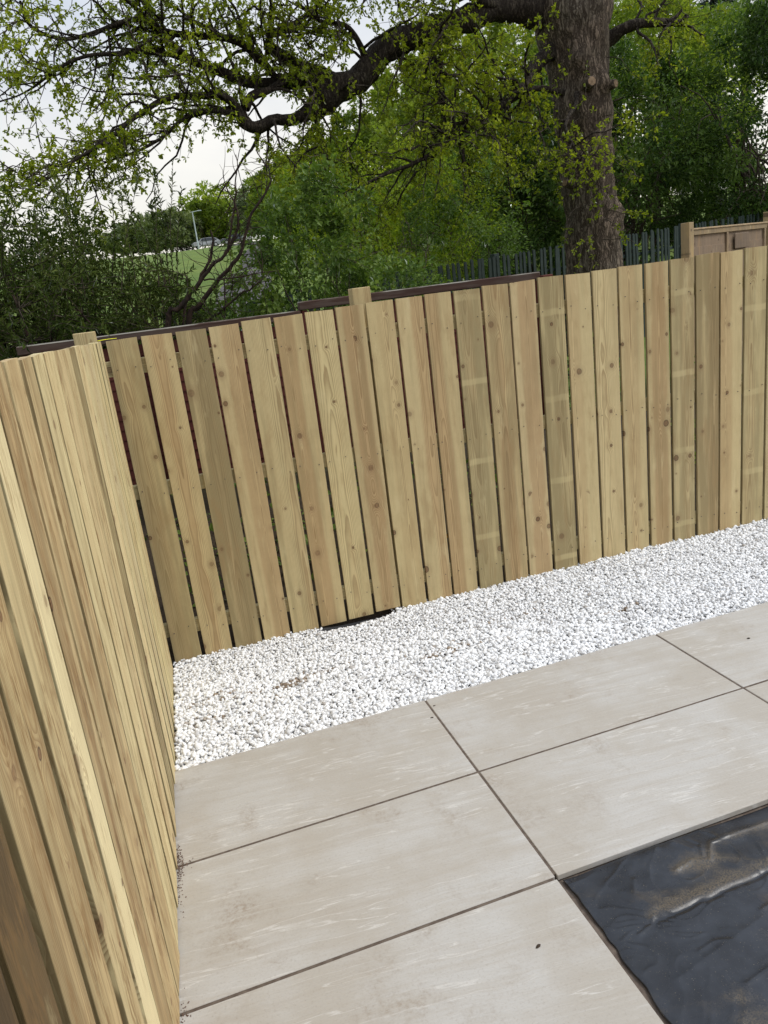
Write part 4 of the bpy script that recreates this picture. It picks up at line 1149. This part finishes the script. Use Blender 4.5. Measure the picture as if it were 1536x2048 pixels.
# olive shrub on the left: long arching shoots with narrow leaves
def make_willow():
    t = thing('willow_shrub', 'dense dark olive shrub with narrow leaves above the corner of the fence', 'shrub', (-1.3, 4.2, .4))
    roots = [np.array([x, y, .4]) for x, y in ((-2.6, 4.1), (-2.1, 4.5), (-1.6, 4.0), (-1.2, 4.4), (-.9, 4.0), (-.75, 4.3), (-1.9, 3.9), (-3.0, 4.3))]
    st = []; sh = []
    for rt in roots:
        for k in range(3):
            pts, rad = grow(rt, (rng.normal(.10, .22), rng.normal(-.05, .2), 1), rng.uniform(1.2, 1.9), .020, 9, .16, -.0, .45)
            st.append((pts, rad))
            for b in range(44):
                j = rng.integers(2, len(pts)); d = unit(rand_unit(1)[0] * np.array([1, .8, .5]) + np.array([.15, -.2, .35]))
                p2, r2 = grow(pts[j], d, rng.uniform(.45, 1.0), .0055, 9, .22, .05, .3)
                # keep the crown's outline: falling to the right, open above the middle
                lim = np.interp(p2[-1][0], [-2.4, -1.5, -1.1, -.75, -.45, -.2], [2.75, 2.78, 2.60, 2.42, 2.20, 1.9])
                if p2[-1][2] > lim and rng.random() < .92: continue
                if p2[-1][0] > -.25: continue
                sh.append((p2, r2))
    for k in range(16):                                         # thin upright wands against the sky
        x = rng.uniform(-1.7, -.55); p2, r2 = grow((x, 4.1 + rng.normal(0, .15), 2.0), (rng.normal(.05, .1), 0, 1), rng.uniform(.6, 1.0), .0045, 8, .08, 0, .3); sh.append((p2, r2))
    V, F = tubes(st, 6); link('stems', mesh_np('stems', V, F, M['bare'], True), t, (0, 0, 0))
    V, F = tubes(sh, 3); link('twigs', mesh_np('twigs', V, F, M['twig'], True), t, (0, 0, 0), kind='stuff')
    P = []; D = []; C = []; E = []
    for p2, r2 in sh:
        L = np.linalg.norm(p2[-1] - p2[0]); k = int(105 * L)
        f = rng.uniform(.12, 1, k) * (len(p2) - 1.001); j = f.astype(int); pp = p2[j] + (p2[j + 1] - p2[j]) * (f - j)[:, None]
        dd = unit(unit(p2[j + 1] - p2[j]) * .8 + rand_unit(k) * .8); P.append(pp); D.append(dd)
        if rng.random() < .35:
            kk = 5; f = rng.uniform(.3, 1, kk) * (len(p2) - 1.001); j = f.astype(int); C.append(p2[j]); E.append(unit(rand_unit(kk) + np.array([0, 0, .6])))
    P = np.concatenate(P); D = np.concatenate(D); n = len(P)
    L = rng.uniform(.03, .065, n)
    tint = np.clip(.42 + .35 * fbm(P * 2.3, 5, 2) + rng.normal(0, .2, n), 0, 1)
    link('foliage', leaves('foliage', P, D, unit(np.array([0, 0, 1.]) + rand_unit(n) * .9), L, L * .24, M['willow_leaf'], 'slim', tint), t, (0, 0, 0), kind='stuff')
    C = np.concatenate(C); E = np.concatenate(E); m = len(C)
    link('catkins', leaves('catkins', C, E, rand_unit(m), rng.uniform(.025, .045, m), .008, M['catkin'], 'slim'), t, (0, 0, 0), kind='stuff')
    print('willow leaves', n)
make_willow()

bush('olive_shrub', 'deep mass of dark olive leaves filling the space behind the narrow-leaved shrub', 'shrub', (-2.5, 5.0, 1.75), (1.80, .8, 1.35), 32000, .07, 'willow_leaf', 120, .26, 'slim', .34, stem_r=.02, tb=.35, stems=14)
bush('olive_shrub', 'lower mound of dark olive leaves at the foot of the bare stems', 'shrub', (-1.12, 4.75, 1.62), (.72, .5, .82), 12000, .055, 'willow_leaf', 70, .28, 'slim', .30, stem_r=.014, tb=.42, stems=9)
bush('light_screen', 'added screen of dark leaves close behind the left fence to block light in its gaps', 'light_screen', (-1.85, -.4, .85), (.5, 2.6, .75), 14000, .09, 'dark_leaf', 150, .2, 'oval', .6, stem_r=.014, tb=.3, stems=12, zfoot=-.1)  # leaf mass added to block sky light behind the board gaps
BARE = [
 [(-0.80,3.78,.45,0.045),(-0.71,3.74,1.68,0.037),(-0.59,3.70,1.83,0.032),(-0.42,3.66,1.99,0.026),(-0.31,3.63,2.10,0.022),(-0.21,3.60,2.16,0.018),(-0.12,3.58,2.28,0.016),(-0.07,3.56,2.43,0.011),(-0.11,3.63,2.58,0.005),(-0.26,3.72,2.67,0.002)],
 [(-0.70,3.84,.45,0.045),(-0.56,3.80,1.66,0.038),(-0.44,3.77,1.83,0.032),(-0.26,3.72,2.01,0.026),(-0.09,3.67,2.15,0.022),(-0.03,3.66,2.28,0.018),(0.04,3.63,2.43,0.016),(0.15,3.61,2.54,0.013),(0.21,3.59,2.68,0.009),(0.15,3.71,2.86,0.005)],
 [(-0.42,3.66,2.01,0.017),(-0.32,3.63,2.14,0.016),(-0.28,3.62,2.27,0.013),(-0.28,3.62,2.34,0.009)],
 [(-0.21,3.60,2.16,0.018),(-0.15,3.58,2.29,0.013),(-0.08,3.56,2.52,0.011),(-0.04,3.55,2.68,0.007),(-0.02,3.55,2.81,0.004)],
 [(-0.39,3.65,2.01,0.011),(-0.24,3.56,1.99,0.009),(-0.07,3.46,2.00,0.007),(0.14,3.40,2.00,0.004)],
 [(-0.39,3.75,1.72,0.015),(-0.19,3.65,1.84,0.011),(-0.06,3.56,1.91,0.009),(0.02,3.54,1.95,0.006)],
 [(-0.28,3.72,1.72,0.013),(-0.25,3.71,1.88,0.009),(-0.24,3.71,1.99,0.007),(-0.29,3.73,2.05,0.004)],
]
def make_bare():
    t = thing('bare_shrub', 'shrub of bare dark stems leaning to the right in front of the field', 'shrub', (-.75, 3.8, .4))
    tw = []
    for l in BARE:
        p, r = A4(l); q, rr = resample(p, r * .62, .04); q += rng.normal(0, .004, q.shape)
        V, F = tubes([(q, rr)], 8); link('stem', mesh_np('stem', V, F, M['bare'], True), t, (0, 0, 0))
        for k in range(int(len(q) * .95)):
            j = rng.integers(len(q) // 4, len(q) - 1)
            d = unit(q[j + 1] - q[j] + rand_unit(1)[0] * .9 + np.array([.2, 0, .25]))
            tw.append(grow(q[j], d, rng.uniform(.10, .42), .0035, 6, .28, -.03, .3))
    V, F = tubes(tw, 3); link('twigs', mesh_np('twigs', V, F, M['bare'], True), t, (0, 0, 0), kind='stuff')
make_bare()

bush('sapling_shrub', 'fresh green leafy shrub right of the bare stems and above the old fence', 'shrub', (.62, 4.55, 2.02), (.68, .5, .72), 6000, .060, 'fresh_leaf', 75, .20, 'oval', .62, stem_r=.012)
bush('sapling_shrub', 'low fresh green shrub behind the raised end of the old fence panel', 'shrub', (1.45, 5.2, 1.60), (.62, .6, .50), 3000, .058, 'fresh_leaf', 70, .22, 'oval', .6, stem_r=.010)
bush('sapling_shrub', 'small leafy shrub in front of the pickets behind the bare stems', 'shrub', (.05, 6.0, 1.45), (.5, .4, .55), 2600, .055, 'fresh_leaf', 45, .22, 'oval', .6, stem_r=.008)
bush('elder_bush', 'yellow-green bush with thin grey stems behind the pickets left of the oak trunk', 'shrub', (3.2, 8.9, 2.6), (1.25, .7, 1.1), 7000, .060, 'bright_leaf', 90, .19, 'oval', .55, stem_mat='graytwig', stem_r=.014, stems=12)
bush('elder_bush', 'loose yellow-green bush under the long low oak branches', 'shrub', (1.85, 8.4, 2.65), (1.0, .7, 1.1), 5200, .060, 'bright_leaf', 75, .19, 'oval', .55, stem_mat='graytwig', stem_r=.012, stems=10)
bush('elder_bush', 'bush of mid green leaves crowding the picket fence beside the oak trunk', 'shrub', (3.9, 8.9, 2.3), (1.0, .8, 1.15), 6500, .065, 'fresh_leaf', 80, .19, 'oval', .55, tb=.3, stem_r=.012, stems=10)
# big evergreen masses right of the trunk
bush('evergreen_bush', 'tall dark evergreen bush standing right of the oak trunk over the pickets', 'shrub', (8.5, 11.6, 3.4), (2.3, 1.8, 2.1), 34000, .10, 'dark_leaf', 170, .17, 'oval', .5, stems=14, stem_r=.05, tb=.5)
bush('evergreen_bush', 'very dark evergreen bush at the right edge over the tan fence panel', 'shrub', (11.4, 10.3, 3.6), (2.2, 1.8, 2.3), 30000, .10, 'dark_leaf', 150, .17, 'oval', .5, stems=12, stem_r=.05, tb=.36)
bush('evergreen_bush', 'broad mid green tree crown above the dark evergreen bushes', 'shrub', (11.5, 16.5, 5.6), (3.2, 2.4, 2.6), 30000, .13, 'wood_leaf', 160, .17, 'oval', .5, stems=10, stem_r=.06, tb=.55)
bush('evergreen_bush', 'dark bush filling the gap just right of the oak trunk', 'shrub', (6.9, 12.8, 3.0), (1.5, 1.4, 1.9), 16000, .10, 'dark_leaf', 100, .19, 'oval', .5, stems=10, stem_r=.04, tb=.55)

def far_tree(x, y, ztop, R, label, mat='wood_leaf', leaf=.22, n=4500, group=None, cat='tree', kind='spray', nclump=60):
    zf = float(gz(x, y))
    h = ztop - zf
    t = thing('woodland_tree', label, cat, (x, y, zf), group)
    st = []
    p, r = resample(np.array([(x, y, zf - .3), (x + rng.normal(0, .1), y, zf + h * .35), (x + rng.normal(0, .15) * R, y, zf + h * .85)]), np.array([.035, .026, .006]) * h, h / 16)
    V, F = tubes([(p, r)], 8); link('trunk', mesh_np('trunk', V, F, M['twig'], True), t, (0, 0, 0))
    for k in range(16):
        j = rng.integers(4, len(p) - 1); st.append(grow(p[j], unit(rand_unit(1)[0] * np.array([1, 1, .4]) + np.array([0, 0, .55])), R * rng.uniform(.5, 1.0), r[j] * .5, 7, .3, -.02, .2))
    V, F = tubes(st, 5); link('branches', mesh_np('branches', V, F, M['twig'], True), t, (0, 0, 0))
    P, D, idx = clumpy((x, y, zf + h * .58), (R, R, h * .46), n, nclump, .17, .55)
    L = leaf * rng.uniform(.6, 1.3, n)
    ct = rng.normal(0, .22, idx.max() + 1)
    tint = np.clip(.5 + ct[idx] + rng.normal(0, .15, n), 0, 1)
    link('crown', leaves('crown', P, unit(D + rand_unit(n)), unit(np.array([0, 0, 1.]) + rand_unit(n) * .8), L, L * .8, M[mat], kind, tint), t, (0, 0, 0))
WT = [
 (3.9,151.8,19.4,5.2,'far_leaf','pale far tree left of the lamp post on the skyline'),
 (11.4,149.8,19.6,5.2,'far_leaf','low far tree right behind the lamp post'),
 (15.6,138.3,21.2,6.4,'bright_leaf','bright yellow-green tree on the skyline right of the lamp post'),
 (-0.2,152.9,18.4,5.2,'far_leaf','far tree on the skyline above the olive shrub'),
 (19.5,117.1,18.2,5.0,'far_leaf','far tree between the bright tree and the wood'),
 (13.6,71.5,13.4,3.4,'wood_leaf','first tree of the wood, lowest of the rising tree line'),
 (14.1,57.8,12.2,3.2,'bright_leaf','lighter tree second along the rising tree line'),
 (14.3,47.4,12.1,3.2,'wood_leaf','mid green woodland tree below the hooked oak limb'),
 (15.6,42.9,13.4,3.2,'wood_leaf','taller woodland tree between the oak limb and the trunk'),
 (16.1,36.6,13.4,3.4,'bright_leaf','light green tall tree left behind the oak trunk'),
 (18.6,34.0,13.6,3.2,'wood_leaf','tall dull green tree straight behind the oak trunk'),
 (14.3,24.6,8.3,2.4,'bright_leaf','smaller light tree just left behind the oak trunk'),
 (10.6,21.5,6.5,2.2,'wood_leaf','bushy small tree left of the oak trunk in the field edge'),
 (8.4,20.1,5.1,1.7,'bright_leaf','small yellow-green tree at the end of the wood'),
 (7.6,25.4,5.2,1.6,'wood_leaf','small dark tree beside the path'),
 (20.5,27.1,11.3,2.8,'wood_leaf','tall tree right behind the oak trunk'),
 (19.0,20.4,9.3,2.6,'fresh_leaf','fresh green tree at the upper right edge'),
 (7.9,30.6,5.9,1.6,'fresh_leaf','small fresh green tree in front of the rising wood'),
 (9.6,41.8,7.2,2.0,'wood_leaf','rounded small tree at the foot of the rising wood'),
 (6.0,132.0,17.4,5.0,'far_leaf','broad low far tree just left of the lamp post'),
 (13.5,136.0,19.0,5.0,'wood_leaf','darker far tree behind the parked cars'),
 (21.5,108.0,16.4,4.2,'wood_leaf','far tree closing the gap right of the parked cars'),
 (17.0,88.0,13.6,3.6,'bright_leaf','light tree in the dip of the rising tree line'),
 (12.2,30.0,9.5,2.6,'wood_leaf','middle tree of the wood behind the low oak branches'),
]
for (x, y, zt, R, mt, lb) in WT:
    d = math.hypot(x, y)
    far_tree(x, y, zt, R, lb, mt, leaf=float(np.clip(d * .0075, .15, .75)), n=8000 if d < 60 else 3600, group='trees of the wood beyond the field', nclump=90)

def conifer(x, y, ztop, R, label, n=6000, leaf=.3):
    zf = float(gz(x, y)); h = ztop - zf
    t = thing('conifer', label, 'tree', (x, y, zf))
    V, F = tubes([(np.array([(x, y, zf - .2), (x, y, zf + h * .5), (x, y, ztop)]), np.array([.03, .02, .003]) * h)], 8)
    link('trunk', mesh_np('trunk', V, F, M['twig'], True), t, (0, 0, 0))
    tiers = int(h / (R * .22)); f = rng.integers(0, tiers, n) / tiers
    a = rng.uniform(0, 6.283, n); arms = np.round(a * 9 / 6.283 + f * 3) * 6.283 / 9 + rng.normal(0, .16, n)
    rr = rng.random(n) ** .6 * R * (1 - f) * (1 + .25 * np.sin(arms * 3 + f * 40))
    P = np.c_[x + rr * np.cos(arms), y + rr * np.sin(arms), zf + h * (.12 + .88 * f) - rr * .28 + rng.normal(0, .03 * R, n)]
    D = np.c_[np.cos(arms), np.sin(arms), np.full(n, -.35)] + rng.normal(0, .35, (n, 3))
    link('crown', leaves('crown', P, D, unit(np.array([0, 0, 1.]) + rand_unit(n) * .5), leaf * rng.uniform(.6, 1.2, n), leaf * .4, M['fir_leaf'], 'spray'), t, (0, 0, 0))
conifer(8.6, 150, 19.6, 2.2, 'far dark conifer pointing above the left skyline', 1800, .7)
conifer(20.5, 23.5, 12.5, 2.0, 'dark bluish conifer at the upper right beyond the oak', 7000, .28)

# leafy weeds on the bank between the two fences and along the field edge
def weeds(name, n, xr, yr, hr, leaf, mat, label, dens=None):
    x = rng.uniform(*xr, n); y = rng.uniform(*yr, n)
    k = vnoise(np.stack([x * 1.6, y * 1.6, 0 * x], -1), 21) > -.15
    x, y = x[k], y[k]; n = len(x)
    z = gz(x, y) + rng.random(n) ** 1.5 * rng.uniform(*hr, n)
    P = np.c_[x, y, z]; L = leaf * rng.uniform(.5, 1.3, n)
    o = link(name, leaves(name, P, unit(rand_unit(n) + np.array([0, 0, .4])), unit(np.array([0, -.3, 1.]) + rand_unit(n) * .5), L, L * .7, M[mat], 'oval'), kind='stuff')
    o['label'] = label; o['category'] = 'weeds'
weeds('undergrowth', 2600, (-1.6, 4.2), (2.15, 2.85), (.05, .38), .05, 'fresh_leaf', 'green weeds growing on the dark bank seen through the fence gaps')
weeds('undergrowth', 9000, (-2.5, 4.4), (3.3, 6.4), (.1, .9), .06, 'fresh_leaf', 'rough green undergrowth behind the old red-brown fence')
weeds('undergrowth', 9000, (-3, 12), (7.2, 16), (.1, .8), .07, 'bright_leaf', 'long weeds along the edge of the field beyond the pickets')

# ------------------------------------------------------------------ small far things
def make_lamp(x, y, ztop):
    zf = float(gz(x, y))
    mt = mat_simple('pale_galvanised_steel', (.42, .48, .48), (.34, .40, .41), 3, .5, .05)
    t = thing('street_lamp', 'tall pale street lamp on the far side of the field', 'street lamp', (x, y, zf))
    V, F = tubes([(np.array([(x, y, zf), (x, y, zf + 1.2), (x, y, zf + 1.25), (x, y, ztop)]), np.array([.13, .13, .10, .08]))], 10)
    link('pole', mesh_np('pole', V, F, mt, True), t, (0, 0, 0))
    V, F = tubes([(np.array([(x - .3, y, ztop), (x + .2, y, ztop + .05), (x + 1.0, y, ztop + .12)]), np.array([.05, .06, .05]))], 8)
    link('arm', mesh_np('arm', V, F, mt, True), t, (0, 0, 0))
    b = MB(); b.box((x + .7, y - .15, ztop + .06), (x + 1.4, y + .15, ztop + .2), .04); link('lamp_head', b.mesh('lamp_head', mt), t, (0, 0, 0))
make_lamp(9.5, 124.4, 16.5)
def make_car(x, y, rz, col, label):
    zf = float(gz(x, y)) + .02
    body = NT('car_paint'); body.pbr(col, .25, .6); glass = NT('car_glass'); glass.pbr((.02, .025, .03), .08, .6); tyre = NT('tyre_rubber'); tyre.pbr((.015, .015, .016), .8, .3)
    rim = NT('wheel_rim'); rim.pbr((.5, .5, .52), .3, .5)
    t = thing('parked_car', label, 'car', (x, y, zf), 'cars parked beyond the field'); t.rotation_euler = (0, 0, rz)
    def lk(n, me, par=t, loc=(0, 0, 0)):
        o = bpy.data.objects.new(n, me); COL.objects.link(o); o.parent = par; o.location = loc; return o
    def loft(prof, w0, w1, mat, name):
        p = np.array(prof); n = len(p); V = np.concatenate([np.c_[p[:, 0], np.full(n, -1.0), p[:, 1]], np.c_[p[:, 0], np.full(n, 1.0), p[:, 1]]])
        V[:, 1] *= np.interp(V[:, 2], [.2, .8, 1.5], [w0, w0, w1])
        b = MB(); b.add(V, [list(range(n))[::-1], list(range(n, 2 * n))] + [[k, (k + 1) % n, n + (k + 1) % n, n + k] for k in range(n)]); return b.mesh(name, mat)
    lk('body', loft([(-2.1, .3), (-2.15, .6), (-2.05, .88), (-1.2, .95), (-.75, 1.38), (.5, 1.45), (1.35, 1.35), (1.95, .95), (2.1, .8), (2.1, .3)], .86, .66, body.m, 'body'))
    lk('window', loft([(-1.05, .97), (-.68, 1.34), (.45, 1.40), (1.28, 1.30), (1.6, .97)], .868, .69, glass.m, 'window'))
    for wx in (-1.3, 1.3):
        for wy in (-.8, .8):
            V, F = tubes([(np.array([(wx, wy - .1, .32), (wx, wy - .099, .32), (wx, wy + .099, .32), (wx, wy + .1, .32)]), np.array([.02, .32, .32, .02]))], 18)
            w = lk('wheel', mesh_np('wheel', V, F, tyre.m))
            V, F = tubes([(np.array([(wx, wy - .108, .32), (wx, wy - .105, .32), (wx, wy + .105, .32), (wx, wy + .108, .32)]), np.array([.02, .19, .19, .02]))], 14)
            lk('rim', mesh_np('rim', V, F, rim.m), w)
    for wy in (-.6, .6):
        b = MB(); b.box((-2.16, wy - .16, .62), (-2.08, wy + .16, .78), .02); lk('headlight', b.mesh('headlight', rim.m))
make_car(11.0, 127, .1, (.30, .31, .33), 'grey car parked far off beside the lamp post')
make_car(15.6, 128, -.1, (.05, .06, .07), 'dark car parked far off right of the lamp post')
make_car(18.8, 126, .2, (.80, .80, .80), 'white car parked far off behind the bare stems')

# yellow bloom on the bank and a yellow line on the fence top
def make_small():
    yl = NT('yellow_petal'); yl.pbr((.75, .38, .02), .5, .3)
    t = thing('flower', 'single yellow flower seen through a gap between the boards', 'flower', (.665, 1.90, float(gz(.665, 1.90))))
    c = np.array([.665, 1.90, .275]); z0 = float(gz(.665, 1.90))
    V, F = tubes([(np.array([(.665, 1.91, z0), (.668, 1.905, (z0 + .27) / 2), c]), np.array([.003, .0025, .002]))], 5)
    link('stalk', mesh_np('stalk', V, F, M['nail'], True), t, (0, 0, 0))
    a = np.arange(9) * 6.283 / 9
    D = np.c_[np.cos(a), np.full(9, -.35), np.sin(a)]
    link('petals', leaves('petals', np.repeat(c[None], 9, 0), D, np.repeat([[0, -1., 0.1]], 9, 0), .018, .011, yl.m, 'oval'), t, (0, 0, 0))
    ys = NT('yellow_line'); ys.pbr((.80, .78, .03), .5, .3)
    V, F = tubes([resample(np.array([(-1.095, 1.60, 1.7075), (-1.055, 1.668, 1.7085), (-1.01, 1.690, 1.707)]), np.full(3, .0015), .01)], 6)
    tag(link('string_line', mesh_np('string_line', V, F, ys.m, True)), 'short bit of bright yellow string on top of the fence corner', 'string')
make_small()
print('script', round(time.time() - T0, 1), 's')
